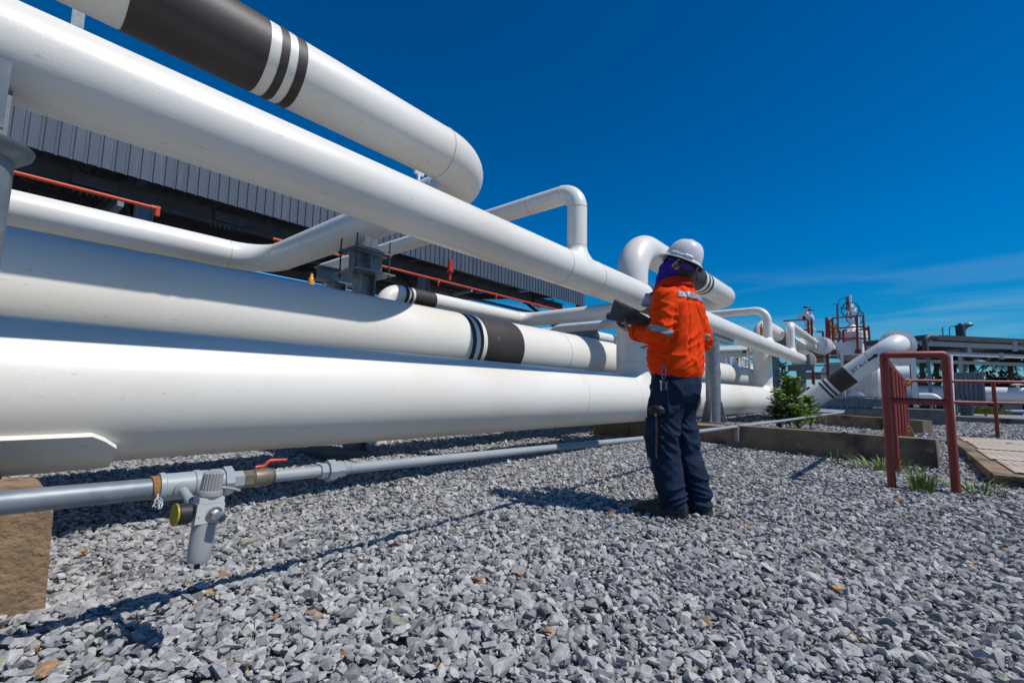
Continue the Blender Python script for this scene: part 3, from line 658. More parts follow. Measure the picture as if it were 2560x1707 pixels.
# hood over face, cheeks and throat, open at the nape
mb = MB(); sp_ = MB().sphere((0, 0, 0), 1, 32, 22)
mb.add([Hd(p[0] * .090 + .020, p[1] * .089, p[2] * .100 - .010) for p in sp_.v], sp_.f)
mb.sweep([Hd(.045, 0, -.02), Hd(.040, 0, -.08), W(.055, 0, 1.46), W(.06, 0, 1.38)], [.078, .076, .086, .11], 28)
mb.sweep([Hd(-.02, 0, -.10), W(-.005, 0, 1.45), W(-.01, 0, 1.38)], [.068, .072, .09], 24)
hm_ = fuse(mb, .007, 4)
displace(hm_, lambda p, n: .006 * (ridge(V((p.x * 14 + p.z * 16, p.y * 14 - p.z * 10, p.z * 6))) - .5) * (1 if p.z < 1.6 else .4))
hood = place('hood', hm_, M['hood'], worker)
mb = MB(); pts = []                                             # headband strap round the nape, glasses at the side
for k in range(25): a = R(95 + 170 * k / 24); pts.append(Hd(.105 * math.cos(a) - .002, .092 * math.sin(a), .004))
for i in range(24):
    a, b_ = pts[i], pts[i + 1]; up = tiltm @ V((0, 0, .019)); mb.add([a - up, b_ - up, b_ + up, a + up], [(0, 1, 2, 3)])
sb_ = obj('nape_band', mb, M['capband'], worker, ang=80)
gl = MB(); gl.sweep([Hd(.082, .080, .020), Hd(.03, .094, .018), Hd(-.03, .092, .010)], [.006, .005, .004], 8)
for s in (-1, 1): gl.add([Hd(.118, s * .012, .035), Hd(.104, s * .070, .035), Hd(.082, s * .088, .030), Hd(.082, s * .088, .000), Hd(.104, s * .066, -.012), Hd(.118, s * .014, -.008)], [(0, 1, 4, 5), (1, 2, 3, 4)])
obj('glasses', gl, M['glass_dark'], worker, smooth=False)
mb = MB(); mb.sweep([Hd(-.004, .089, .03), Hd(.012, .093, -.005), Hd(.018, .091, -.03)], .007, 8); obj('chin_strap', mb, M['knob'], worker)
# helmet
hel = thing('helmet_tmp', '', '', ROOT); bpy.data.objects.remove(hel)
mb = MB(); prof = []; NS = 48; NR = 14
def hel_r(a): return .122 + .006 * math.cos(2 * a), .104
HZ = .052
for j in range(NR + 1):
    t_ = j / NR; z = HZ + .134 * math.sin(t_ * math.pi / 2); k = math.cos(t_ * math.pi / 2) ** .72
    for i in range(NS):
        a = 2 * math.pi * i / NS; fx, lx = .120 * k * math.cos(a) - .004, .101 * k * math.sin(a); rid = .0045 * max(0, 1 - abs(math.sin(a)) * .101 * k / .016) if j > 2 else 0
        prof.append(Hd(fx, lx, z + rid + (.006 * max(0, 1 - abs(lx) / .014) if j == NR else 0)))
mb.add(prof, [(j * NS + i, j * NS + (i + 1) % NS, (j + 1) * NS + (i + 1) % NS, (j + 1) * NS + i) for j in range(NR) for i in range(NS)] + [tuple(range(NR * NS, (NR + 1) * NS))])
hs = obj('helmet', mb, M['hat'], worker, ang=70)
br = MB(); vs = []
for (dr, dz) in ((0, .004), (1, -.006), (1, -.011), (0, -.003)):
    for i in range(NS):
        a = 2 * math.pi * i / NS; ext = (.016 + .034 * max(0, math.cos(a)) ** 2.2) * dr
        vs.append(Hd((.120 + ext) * math.cos(a) - .004, (.101 + min(ext, .016)) * math.sin(a), HZ + dz - .012 * dr * max(0, math.cos(a)) ** 2 - .004 * dr))
br.add(vs, [(j * NS + i, j * NS + (i + 1) % NS, (j + 1) % 4 * NS + (i + 1) % NS, (j + 1) % 4 * NS + i) for j in range(4) for i in range(NS)])
obj('brim', br, M['hat'], hs, ang=60)
mb = MB()
for a0, a1_, zz_, th in ((58, 78, .012, .010), (84, 96, .010, .007), (104, 124, .012, .012)):
    for k in range(6):
        a = R(a0 + (a1_ - a0) * k / 5); mb.sphere(Hd(.122 * math.cos(a) - .004, .103 * math.sin(a), HZ + zz_), th, 10, 6)
obj('slot_cover', mb, M['hat'], hs)
obj('suspension', MB().torus(Hd(-.004, 0, HZ - .012), tiltm @ V((0, 0, 1)), .098, .010, 36, 8), M['black'], hs)
obj('ratchet_knob', MB().cyl(Hd(-.124, .0, .026), Hd(-.146, .0, .022), .018, seg=18), M['black'], hs)
mb = MB(); c0 = Hd(-.110, .035, .03)
mb.sweep([c0, c0 + V((.004, -.006, -.05)), c0 + V((.002, -.004, -.085)), c0 + V((0, .004, -.05)), c0 + V((0, .008, -.01))], .0022, 6); mb.sweep([c0 + V((.002, -.004, -.083)), c0 + V((.004, -.004, -.105))], [.004, .003], 6)
obj('cord', mb, M['black'], hs)

# jacket
mb = MB()
loft(mb, [(0, 0, .872, .134, .180), (0, 0, .885, .141, .187), (0, 0, .92, .154, .197), (0, 0, .98, .163, .203), (-.005, 0, 1.06, .157, .199), (-.012, 0, 1.15, .150, .198), (-.018, 0, 1.26, .145, .208), (-.022, 0, 1.34, .138, .214), (-.024, 0, 1.40, .118, .190), (-.018, 0, 1.445, .098, .135), (-.005, 0, 1.475, .088, .098)], 40, 2.4)
for s_, e_, w_ in ((SHL, ELL, WRL), (SHR, ELR, WRR)):
    a_, b_, c_ = V(s_), V(e_), V(w_); mid = a_.lerp(b_, .5); m2 = b_.lerp(c_, .5)
    pts = [a_ + (a_ - b_) * .12, a_, mid, b_.lerp(a_, .14), b_, b_.lerp(c_, .16), m2, c_.lerp(b_, .10), c_.lerp(b_, -.02)]
    mb.sweep([W(*p) for p in pts], [.055, .074, .073, .070, .069, .067, .062, .056, .054], 20)
jm = fuse(mb, .0075, 5)
ARM = [(V(SHL), V(ELL), V(WRL)), (V(SHR), V(ELR), V(WRR))]
def jfold(p, n):
    z = p.z; return jfold0(p, n) * 1.3 * max(.22, min(1, (z - .895) / .10))
def jfold0(p, n):
    f, l, z = loc(p); q = V((f, l, z)); ad = min(min(((q - a.lerp(b, max(0, min(1, (q - a).dot(b - a) / (b - a).length_squared)))).length) for a, b in ((A0, A1), (A1, A2))) for A0, A1, A2 in ARM)
    wr = noise.noise(V((f * 5, l * 5, z * 3 + 5))); d = 0
    if abs(l) > .17 and ad < .11 or f > .17:                    # sleeve: folds across the arm, deepest at the elbow
        el = min((q - ARM[0][1]).length, (q - ARM[1][1]).length); k = .55 + .9 * max(0, 1 - el / .16)
        d += .0085 * k * (ridge(V((f * 13 - z * 6, l * 7, z * 19 + f * 9))) - .45) + .0015 * noise.noise(V((f * 34, l * 30, z * 30)))
    else:
        lo = max(0, min(1, (1.22 - z) / .3)); d += .0075 * (ridge(V((l * 11 + z * 5.0 * (1 if l > 0 else -1), f * 6, z * 4.2 + wr))) - .5) * (1 - .35 * lo)
        d += .010 * lo * (ridge(V((l * 5 + f * 4, wr * 1.2, z * 15 + l * 9))) - .45); d += .0012 * noise.noise(V((f * 30, l * 30, z * 22)))
        if z < .90: d += .0015 * math.sin(math.atan2(l, f) * 38) - .004
        if f < 0 and .06 < abs(l) < .12 and z > .98: d -= .007 * math.exp(-((abs(l) - .098) / .010) ** 2)
        if f < 0 and abs(z - 1.352) < .012: d -= .004
    return d
displace(jm, jfold)
for v_ in jm.vertices:
    f, l, z = loc(v_.co); k = max(0, min(1, (1.1 - z) / .2)); v_.co.z += .13 * f * k
jm.update(); jac_src = jm.copy()
jacket = place('jacket', jm, M['orange'], worker)
cut(jac_src, [(W(0, 0, 1.408), V((0, 0, 1))), (W(0, 0, 1.370), V((0, 0, -1))), (W(-.03, 0, 0), F_), (W(0, .158, 0), L_)], .003, 'reflective_tape', M['reflect'], jacket)
for A0, A1, A2, sg in ((V(SHL), V(ELL), V(WRL), 1), (V(SHR), V(ELR), V(WRR), -1)):
    d = (W(*A1) - W(*A0)).normalized(); c = W(*A0.lerp(A1, .80)); c2 = W(*A0.lerp(A1, .945)); ds = (d * .9 + F_ * .22).normalized()
    cut(jac_src, [(c, -ds), (c2, ds), (W(0, sg * .192, 0), -L_ * sg), (W(.052, 0, 0), F_), (W(-.125, 0, 0), -F_)], .003, 'reflective_tape', M['reflect'], jacket)
col_ = MB(); NS = 40; vs = []
for (dz, rr_) in ((-.025, 0), (.034, .010), (.040, .014), (.012, .026), (-.012, .030), (-.018, .012)):
    for i in range(NS + 1):
        a = R(38 + 284 * i / NS); s_ = max(0, math.cos(a)); vs.append(W(-.002 + (.092 + rr_) * math.cos(a) + .03 * s_, (.090 + rr_) * math.sin(a), 1.482 + dz - .05 * s_ - .014 * max(0, -math.cos(a)) * 0))
n1 = NS + 1
col_.add(vs, [(j * n1 + i, j * n1 + i + 1, (j + 1) % 6 * n1 + i + 1, (j + 1) % 6 * n1 + i) for j in range(6) for i in range(NS)])
obj('collar', col_, M['collar'], jacket, ang=60)
obj('collar_flap', MB().prism([W(.085, .075, 1.452), W(.185, .060, 1.428), W(.150, .082, 1.372), W(.075, .110, 1.405)], W(.0, .006, .004) - ROOT), M['collar'], jacket, smooth=False)
for A1, A2 in ((V(ELL), V(WRL)), (V(ELR), V(WRR))):
    c0, c1 = W(*A2.lerp(A1, .16)), W(*A2.lerp(A1, -.03)); obj('cuff', MB().lathe([(.0605, 0), (.0615, .002), (.0615, (c1 - c0).length), (.054, (c1 - c0).length + .001)], c0, c1 - c0, 28, False), M['orange'], jacket)
obj('pull_tab', MB().bar(W(.215, -.02, 1.093), W(.275, -.02, 1.079), .02, .006).torus(W(.235, .0, 1.072), L_, .008, .002, 12, 5), M['collar'], jacket)

# trousers
mb = MB()
loft(mb, [(0, 0, .97, .120, .165), (0, 0, .90, .135, .178), (0, 0, .82, .145, .186), (0, 0, .75, .135, .180), (0, 0, .70, .11, .15)], 36, 2.3)
for sg, kf, af, az_f in ((1, .046, -.022, 97), (-1, .012, -.080, 84)):
    mb.sweep([W(0, sg * .085, .84), W(.02, sg * .095, .70), W(.034, sg * .10, .58), W(kf, sg * .102, .47), W(kf - .012, sg * .102, .34), W(af + .02, sg * .10, .22), W(af + .004, sg * .10, .12), W(af - .006, sg * .10, .045)], [.110, .108, .106, .105, .099, .091, .086, .088], 28)
tm = fuse(mb, .0075, 4)
def tfold(p, n):
    return 1.35 * tfold0(p, n)
def tfold0(p, n):
    f, l, z = loc(p); sg = 1 if l > 0 else -1; wr = noise.noise(V((f * 4, l * 4, z * 3)))
    lo = max(0, min(1, (.34 - z) / .2)); kn = math.exp(-((z - .46) / .16) ** 2)
    d = .009 * kn * (ridge(V((f * 4 - z * 9, l * 6, z * 13 - f * 13 + wr))) - .45) + .012 * lo * (ridge(V((f * 3, l * 3 + sg, z * 17 + f * 8 * sg + wr * 1.2))) - .45)
    d += .009 * max(0, min(1, (z - .5) / .15)) * (ridge(V((f * 8 + l * 4, l * 7, z * 4 + f * 5 + wr))) - .5) + .0012 * noise.noise(V((f * 30, l * 30, z * 26)))
    return d
displace(tm, tfold); tr_src = tm.copy()
trous = place('trousers', tm, M['navy'], worker)
cut(tr_src, [(W(0, 0, .352), V((0, 0, 1))), (W(0, 0, .302), V((0, 0, -1))), (W(.075, 0, 0), -F_), (W(0, .10, 0), -L_)], .003, 'reflective_patch', M['reflect'], trous)
pk = cut(tr_src, [(W(0, 0, .60), V((0, 0, 1))), (W(0, 0, .40), V((0, 0, -1))), (W(-.015, 0, 0), -F_), (W(.135, 0, 0), F_), (W(0, .125, 0), -L_)], .010, 'cargo_pocket', M['navy'], trous)
# boots
def boot(sg, af, az_f):
    c = W(af, sg * .10, 0); fx = V((math.cos(R(az_f)), math.sin(R(az_f)), 0)); lx = V((-fx.y, fx.x, 0)); mb = MB(); so = MB(); rings = []
    prof = [(-.088, .018, .060), (-.080, .036, .095), (-.05, .042, .13), (0, .043, .155), (.04, .044, .140), (.085, .047, .112), (.13, .051, .090), (.175, .052, .078), (.215, .047, .070), (.238, .034, .058), (.248, .016, .045)]
    vs = []; ns = 18
    for s_, hw, ht in prof:
        for k in range(ns):
            a = math.pi * k / (ns - 1); vs.append(c + fx * s_ + lx * (hw * math.cos(a)) + V((0, 0, .018 + (ht - .018) * math.sin(a) ** .75)))
    n_ = len(prof); fs = [(i * ns + k, i * ns + k + 1, (i + 1) * ns + k + 1, (i + 1) * ns + k) for i in range(n_ - 1) for k in range(ns - 1)] + [(i * ns + ns - 1, i * ns, (i + 1) * ns, (i + 1) * ns + ns - 1) for i in range(n_ - 1)]
    fs += [tuple(range(ns)), tuple(reversed(range((n_ - 1) * ns, n_ * ns)))]; fs = [tuple(reversed(f)) for f in fs]
    mb.add(vs, fs); mb.sweep([c + V((0, 0, .07)), c + V((0, 0, .20))], [.048, .052], 20)
    b_ = place('boot', fuse(mb, .007, 3), M['boot'], worker)
    out_ = [(s_, hw + .005) for s_, hw, ht in prof]; poly = [c + fx * s_ + lx * hw + V((0, 0, -.008)) for s_, hw in out_] + [c + fx * s_ - lx * hw + V((0, 0, -.008)) for s_, hw in reversed(out_)]
    obj('sole', MB().prism(poly, (0, 0, .036)), M['sole'], b_, ang=50)
    lc = MB()
    for k in range(5): s_ = .035 + .018 * k; z = .150 - .013 * k; lc.sweep([c + fx * s_ + lx * .026 + V((0, 0, z - .012)), c + fx * (s_ + .006) + V((0, 0, z + .004)), c + fx * s_ - lx * .026 + V((0, 0, z - .012))], .003, 6)
    obj('laces', lc, M['hair'], b_)
boot(1, -.022, 97); boot(-1, -.080, 84)

# folder held in the hands
c1, c2, c3, c4 = P(1534, 753, X=2.81), P(1521, 798, X=2.98), P(1640, 828, X=2.98), P(1648, 812, X=2.81)
nrm = (c2 - c1).cross(c3 - c2).normalized(); nrm = -nrm if nrm.dot(V(CAM) - c1) > 0 else nrm
fo = thing('folder', 'dark navy clip folder held open in the worker\'s hands', 'folder', (c1 + c2 + c3 + c4) / 4)
mb = MB(); n_ = 8; vs = []
for k in range(2):
    for i in range(n_ + 1):
        for j in range(n_ + 1):
            u_, v_ = i / n_, j / n_; p = c1.lerp(c4, u_).lerp(c2.lerp(c3, u_), v_) + nrm * (.006 * k + .010 * math.sin(math.pi * u_) * (1 - v_)); vs.append(p)
m1 = (n_ + 1) ** 2; mb.v = [tuple(p) for p in vs]
for i in range(n_):
    for j in range(n_):
        a = i * (n_ + 1) + j; mb.f += [(a, a + 1, a + n_ + 2, a + n_ + 1), (m1 + a, m1 + a + n_ + 1, m1 + a + n_ + 2, m1 + a + 1)]
for i in range(n_):
    a, b_ = i, i + 1; mb.f += [(a + 0, m1 + a, m1 + b_, b_)]; a, b_ = n_ * (n_ + 1) + i, n_ * (n_ + 1) + i + 1; mb.f += [(b_, m1 + b_, m1 + a, a)]
    a, b_ = i * (n_ + 1), (i + 1) * (n_ + 1); mb.f += [(b_, m1 + b_, m1 + a, a)]; a, b_ = a + n_, b_ + n_; mb.f += [(a, m1 + a, m1 + b_, b_)]
mb.mi = [0] * len(mb.f)
obj('cover', mb, M['folder'], fo, ang=40)
e0 = c2 + (c1 - c2) * .02; lip = (c2 - c3).normalized()
obj('spine', MB().bar(c2 + lip * .008 + nrm * .006, c2.lerp(c1, .30) + lip * .008 + nrm * .006, .028, .018, nrm), M['folder'], fo, smooth=False)

obj('edge_strip', MB().bar(c1 + nrm * .010, c1.lerp(c4, .55) + nrm * .016, .010, .014, nrm), M['bolt'], fo, smooth=False)
# respirator on the chest, key clip, pouch
rc = W(.145, .095, 1.385); ax_ = (F_ * .75 + L_ * .55 + V((0, 0, .35))).normalized()
rs_ = thing('respirator', 'pale lilac respirator cup hanging at the worker\'s chest under the collar flap', 'respirator', rc)
obj('cup', MB().lathe([(.020, -.05), (.040, -.04), (.046, -.005), (.048, .02), (.044, .030), (.034, .032), (.030, .022), (0, .020)], rc, ax_, 28), M['lilac'], rs_)
obj('filter', MB().lathe([(.024, 0), (.024, .006), (0, .006)], rc + ax_ * .0215, ax_, 20), M['lilac_in'], rs_)
kc = P(1660, 926, X=2.80)
kt = thing('key_clip', 'blue carabiner with keys hanging from the worker\'s left hip', 'keys', kc)
sq = MB().torus((0, 0, 0), (1, 0, 0), .014, .0028, 24, 8); sq.v = [(kc.x - .0 + p[0], kc.y + p[1], kc.z + p[2] * 1.7) for p in sq.v]
obj('carabiner', sq, M['clip_blue'], kt); obj('ring', MB().torus(kc + V((-.004, 0, -.038)), (.4, 1, 0), .015, .0018, 20, 6), M['chrome'], kt)
obj('fob', MB().box(kc + V((-.012, -.012, -.092)), (.012, .034, .062)), M['black'], kt, smooth=False); obj('fob', MB().box(kc + V((-.020, -.020, -.094)), (.006, .008, .045)), M['clip_blue'], kt, smooth=False)
obj('key', MB().box(kc + V((-.014, .014, -.10)), (.003, .009, .055)).cyl(kc + V((-.016, .014, -.07)), kc + V((-.012, .014, -.07)), .010, seg=12), M['chrome'], kt, smooth=False)
pc_ = P(1642, 1026, X=2.795)
pt_ = thing('pouch', 'black drawstring pouch poking out of the worker\'s thigh pocket, brown cord dangling', 'pouch', pc_)
mb = MB(); sp_ = MB().sphere((0, 0, 0), 1, 28, 16)
mb.add([pc_ + V((p[0] * .030, p[1] * .052, p[2] * .036)) * (1 + .045 * math.sin(math.atan2(p[1], p[2]) * 9)) for p in sp_.v], sp_.f); obj('bag', mb, M['hair'], pt_)
q0 = pc_ + V((-.026, -.004, -.028)); obj('cord', MB().sweep([q0 + V((.01, 0, .02)), q0, q0 + V((-.004, -.002, -.12)), q0 + V((-.002, .004, -.24)), q0 + V((0, -.004, -.262))], .0022, 6).sweep([q0 + V((.002, -.006, 0)), q0 + V((-.002, -.007, -.12)), q0 + V((0, -.002, -.25))], .0016, 6), M['cord'], pt_)
obj('toggle', MB().cyl(q0 + V((0, 0, .012)), q0 + V((0, 0, -.008)), .007, seg=10), M['knob'], pt_)

def xf(mb, mtx):
    mb.v = [tuple(mtx @ V(p)) for p in mb.v]; return mb
# ------------------------------------------------------------------ the thin air line and what is screwed into it
def az_(x):
    for (x0, z0), (x1, z1) in zip(((-3, .57), (.083, .4555), (3.86, .354), (7.46, .297)), ((.083, .4555), (3.86, .354), (7.46, .297), (20, .1))):
        if x <= x1: return z0 + (z1 - z0) * (x - x0) / (x1 - x0)
YL = 1.75
def ap(x): return V((x, YL, az_(x)))
def ax(px, py=1180): return P(px, py, Y=YL - .03).x
t = thing('air_line', 'thin grey galvanised pipe running low over the gravel in front of the thick white pipes', 'pipe', (0, YL, 0))
xa = ax(404); xb_ = ax(506); xc_ = ax(548); xd = ax(600); xe_ = ax(615); xf_ = ax(684)
obj('main_pipe', MB().sweep([ap(-1.6), ap(-.5), ap(xa + .01)], .0305, 32), M['galv'], t)
mb = MB()
for i in range(9):
    mb.torus(ap(xa - .012 + i * .0035), (1, .12 * (-1) ** i, .1), .0345, .0035, 24, 6)
st = obj('sealing_tape', mb, M['rust'], t)
mb = MB()
for i in range(7):
    a = ap(xa - .004) + V((rng.uniform(-.01, .012), -.034, -.01)); pts = [a]
    for k in range(5): pts.append(pts[-1] + V((rng.uniform(-.006, .009), rng.uniform(-.006, .003), -rng.uniform(.004, .012))))
    mb.sweep(pts, .0009, 5)
obj('loose_threads', mb, M['paper'], st)
mb = MB().lathe([(.033, 0), (.044, .001), (.045, .014), (.041, .017), (.041, xb_ - xa - .017), (.045, xb_ - xa - .014), (.044, xb_ - xa), (.03, xb_ - xa)], ap(xa), ap(xb_) - ap(xa), 40)
obj('tee_fitting', mb, M['galv_paint'], t)
mb = MB().cyl(ap(xb_) + V((.002, 0, 0)), ap(xb_ + .022), .042, seg=6).cyl(ap(xb_ + .022), ap(xc_ + .02), .040, seg=32).cyl(ap(xc_ + .02), ap(xc_ + .045), .049, seg=8).cyl(ap(xc_ + .045), ap(xd - .02), .040, seg=8).cyl(ap(xd - .02), ap(xe_), .030, seg=6)
for k in range(8):
    a = 2 * math.pi * k / 8; mb.bar(ap(xb_ + .03) + V((0, math.cos(a), math.sin(a))) * .041, ap(xc_ + .015) + V((0, math.cos(a), math.sin(a))) * .041, .004, .004)
obj('union_fitting', mb, M['galv_paint'], t, ang=25)
v = obj('ball_valve', MB().cyl(ap(xe_), ap(xe_ + .035), .029, seg=6).lathe([(.026, 0), (.031, .008), (.031, .05), (.024, .075)], ap(xe_ + .03), (1, 0, 0), 24).cyl(ap(xe_ + .06) + V((0, 0, .02)), ap(xe_ + .06) + V((0, 0, .04)), .009, seg=12), M['brass'], t, ang=25)
h0 = ap(xe_ + .06) + V((0, 0, .038))
obj('handle', MB().sweep([h0 + V((-.02, 0, 0)), h0 + V((.012, 0, .001)), h0 + V((.022, 0, .014)), h0 + V((.032, 0, .018)), h0 + V((.088, 0, .015))], [.005, .007, .007, .006, .005], 10), M['red'], v)
obj('valve_end', MB().cyl(ap(xe_ + .10), ap(xf_ + .01), .029, seg=8), M['bolt'], v, ang=25)
obj('thin_pipe', MB().sweep([ap(xf_), ap(1.1), ap(2.4), ap(3.86), ap(5.6), ap(7.46), P(1960, 1051, Z=.31), P(2030, 1041, Z=.31), P(2104, 1031, Z=.33)], .0215, 24), M['galv_paint'], t)
xu = ax(808, 1175)
mb = MB().cyl(ap(xu), ap(xu + .03), .030, seg=8).cyl(ap(xu + .03), ap(xu + .062), .042, seg=8).cyl(ap(xu + .062), ap(xu + .10), .032, seg=8).lathe([(.03, .1), (.026, .125), (.0225, .13)], ap(xu), (1, 0, 0), 16, False)
obj('hex_union', mb, M['galv_paint'], t, ang=25)

# regulator : own thing, screwed to the tee
C = P(517, 1279, Y=1.56); TL = Matrix.Translation(C) @ Matrix.Rotation(R(5), 4, 'Y') @ Matrix.Rotation(R(1), 4, 'Z') @ Matrix.Scale(.88, 4)
t = thing('pressure_regulator', 'small grey air filter regulator with ribbed knob and yellow-faced gauge, hanging off the thin pipe', 'regulator', C)
def ro(name, mb, m_, par=None, **k): return obj(name, xf(mb, TL), m_, par or t, **k)
ro('body', MB().box((0, 0, 0), (.080, .062, .062)).box((0, 0, .041), (.073, .058, .018)).cyl((-.03, -.03, -.004), (-.03, -.0325, -.004), .006, seg=12).cyl((.031, -.03, -.004), (.031, -.0325, -.004), .006, seg=12), M['reg'], ang=30)
ro('cap_ring', MB().lathe([(.030, .050), (.036, .053), (.037, .064), (.034, .070), (.028, .0715)], (0, 0, 0), seg=28), M['knob'])
mb = MB(); n_ = 20; prof = []
for i in range(n_ * 4):
    a = 2 * math.pi * i / (n_ * 4); rr_ = .0315 if i % 4 in (0, 1) else .0282
    prof.append((rr_ * math.cos(a), rr_ * math.sin(a)))
mb.v += [(x, y, .072) for x, y in prof] + [(x, y, .080) for x, y in prof] + [(x * .94, y * .94, .125) for x, y in prof] + [(x * .80, y * .80, .129) for x, y in prof]
k_ = n_ * 4
for r_ in range(3):
    for i in range(k_): mb.f.append((r_ * k_ + i, r_ * k_ + (i + 1) % k_, (r_ + 1) * k_ + (i + 1) % k_, (r_ + 1) * k_ + i)); mb.mi.append(0)
mb.f += [tuple(range(3 * k_, 4 * k_)), tuple(reversed(range(k_)))]; mb.mi += [0, 0]
ro('knob', mb, M['knob'], ang=25)
ro('bowl', MB().lathe([(.0, -.158), (.020, -.1575), (.030, -.153), (.0335, -.143), (.035, -.10), (.0355, -.033)], (0, 0, 0), seg=36), M['bowl'])
ro('drain', MB().cyl((0, 0, -.176), (0, 0, -.16), .009, seg=12), M['black'])
pq = ro('port', MB().lathe([(.024, 0), (.0245, .004), (.018, .006)], (.012, -.031, -.002), (0.12, -1, -.12), 24).cyl((.0125, -.036, -.003), (.0155, -.056, -.0055), .0165, seg=6).lathe([(.0165, 0), (.0165, .022), (.0105, .024), (.0100, .006), (0, .005)], (.0155, -.056, -.0055), (.12, -1, -.12), 24), M['chrome'], ang=30)
gq = ro('gauge', MB().cyl((-.040, 0, .006), (-.052, 0, .006), .010, seg=12).lathe([(.030, 0), (.033, .003), (.033, .034), (.030, .036)], (-.050, 0, .0), (-1, -.05, 0), 36), M['black'])
ro('gauge_face', MB().lathe([(.033, 0), (.0345, .002), (.0335, .006), (0, .0065)], (-.0865, -.002, 0), (-1, -.05, 0), 36), M['gauge_yellow'], gq)
tp = ap(xa + .055) + V((0, -.038, -.004)); en = TL @ V((-.025, .03, .008))
obj('inlet_pipe', MB().lathe([(.024, 0), (.024, .010), (.017, .014)], tp, en - tp, 20).sweep([tp, tp.lerp(en, .75), en], .0125, 16).cyl(tp.lerp(en, .55), tp.lerp(en, .8), .0145, seg=12), M['galv_paint'], t)
ro('drain_lever', MB().sweep([(.03, .02, .075), (.075, .02, .066), (.100, .02, .058)], [.006, .0055, .004], 10), M['knob'])

# blocks carrying the pipes at the left
xr = .225
t = thing('concrete_pedestal', 'stained brown concrete block under the left end of the thin grey pipe', 'block', (-.2, 2.2, 0))
obj('block', MB().prism([(-.9, 2.2, -.1), (xr + .015, 2.2, -.1), (xr + .002, 2.2, .36), (xr - .015, 2.212, .376), (-.9, 2.21, .376)], (0, .52, 0)), M['conc_brown'], t, ang=50)
obj('bracket', MB().bbox(-.9, -.02, 1.72, 2.18, .404, .412).bbox(-.9, .0, 2.18, 2.197, .05, .412).bbox(-.9, .03, 2.2, 2.45, .378, .425), M['galv_paint'], t, smooth=False)
tag(obj('sleeper_block', MB().prism([(-1.2, 2.95, -.05), (.14, 2.95, -.05), (.14, 2.95, .33), (.12, 2.96, .345), (-1.2, 2.96, .345)], (0, .55, 0)), M['conc_brown'], origin=(-.4, 3.2, 0), smooth=False), 'brown concrete sleeper directly under the thickest pipe at the left edge', 'block')
tag(obj('sleeper_block', MB().prism([(7.05, 2.55, -.05), (7.5, 2.55, -.05), (7.5, 2.55, .27), (7.05, 2.55, .27)], (0, 1.5, 0)), M['conc_brown'], origin=(7.25, 3.2, 0), smooth=False), 'brown concrete sleeper under the thickest pipe, seen left of the worker\'s legs', 'block')
tag(obj('steel_shoe', MB().bbox(2.45, 2.85, 4.4, 5.2, -.02, .06), M['steel_dark'], origin=(2.65, 4.8, 0), smooth=False), 'low dark steel foot plate on the gravel beneath the thick pipes', 'plate')

# ------------------------------------------------------------------ walls, slab, railing on the right
w0, w1 = V((7.19, 1.93, 0)), V((6.83, -.31, 0)); dn = V((.98, -.16, 0)).normalized() * .17
t = thing('bund_wall', 'low stained concrete wall crossing in front of the shrubs, nearest of the low walls', 'wall', (7, .8, 0))
obj('wall_face', MB().prism([w0 + V((0, 0, -.1)), w1 + V((0, 0, -.1)), w1 + V((0, 0, .255)), w0 + V((0, 0, .255))], dn), M['conc'], t, smooth=False)
e_ = (w1 - w0).normalized() * .0; o_ = -dn * .12
obj('coping', MB().prism([w0 + o_ + V((0, 0, .256)), w1 + o_ + V((0, 0, .256)), w1 + o_ + V((0, 0, .312)), w0 + o_ + V((0, 0, .312))], dn * 1.3), M['conc'], t, smooth=False)
obj('pipe_clip', MB().bbox(7.02, 7.13, YL - .02, YL + .02, .10, .300).torus((7.08, YL, .322), (1, 0, 0), .026, .005, 20, 6).torus((7.04, YL, .322), (1, 0, 0), .026, .005, 20, 6), M['galv'], t, smooth=False)
tag(obj('plinth', MB().bbox(7.75, 9.2, 1.96, 3.2, -.1, zbase), M['conc'], origin=(8.4, 2.4, 0), smooth=False), 'stained concrete plinth under the galvanised column behind the worker', 'plinth')
a_, b_ = V((14.6, 1.75, 0)), V((12.95, -.40, 0)); dn = V((.79, -.6, 0)).normalized() * .26
zt_ = P(2305, 1051, X=b_.x).z
t = thing('low_wall', 'second low concrete wall with black stains, beyond the gravel strip', 'wall', (13.6, .7, 0))
obj('wall_face', MB().prism([a_, b_, b_ + V((0, 0, zt_)), a_ + V((0, 0, zt_))], dn), M['conc'], t, smooth=False)
obj('pipe_clip', MB().bar(P(2063, 1040, X=13.9), P(2063, 1058, X=13.9), .05, .05), M['galv'], t, smooth=False)
x_ = 17.4
a_, b_ = P(2180, 1019, X=x_), P(2379, 1023, X=x_)
tag(obj('concrete_block_wall', MB().bbox(x_, x_ + 1.2, b_.y, a_.y, -.05, a_.z - .0), M['conc_dark'], origin=(x_, -.5, 0), smooth=False), 'dark grey concrete wall behind the railing, under the white frame post', 'wall')
x_ = 15.6
a_, b_ = P(2110, 1027, X=x_), P(2225, 1030, X=x_)
t = tag(obj('drain_pit', MB().bbox(x_, x_ + .12, b_.y, a_.y, -.05, a_.z).bbox(x_ + 1.3, x_ + 1.4, b_.y, a_.y, -.05, a_.z + .02).bbox(x_ + .12, x_ + 1.3, a_.y - .1, a_.y, -.05, a_.z), M['conc_dark'], origin=(x_, .6, 0), smooth=False), 'dark concrete pit rim behind the second low wall', 'pit')

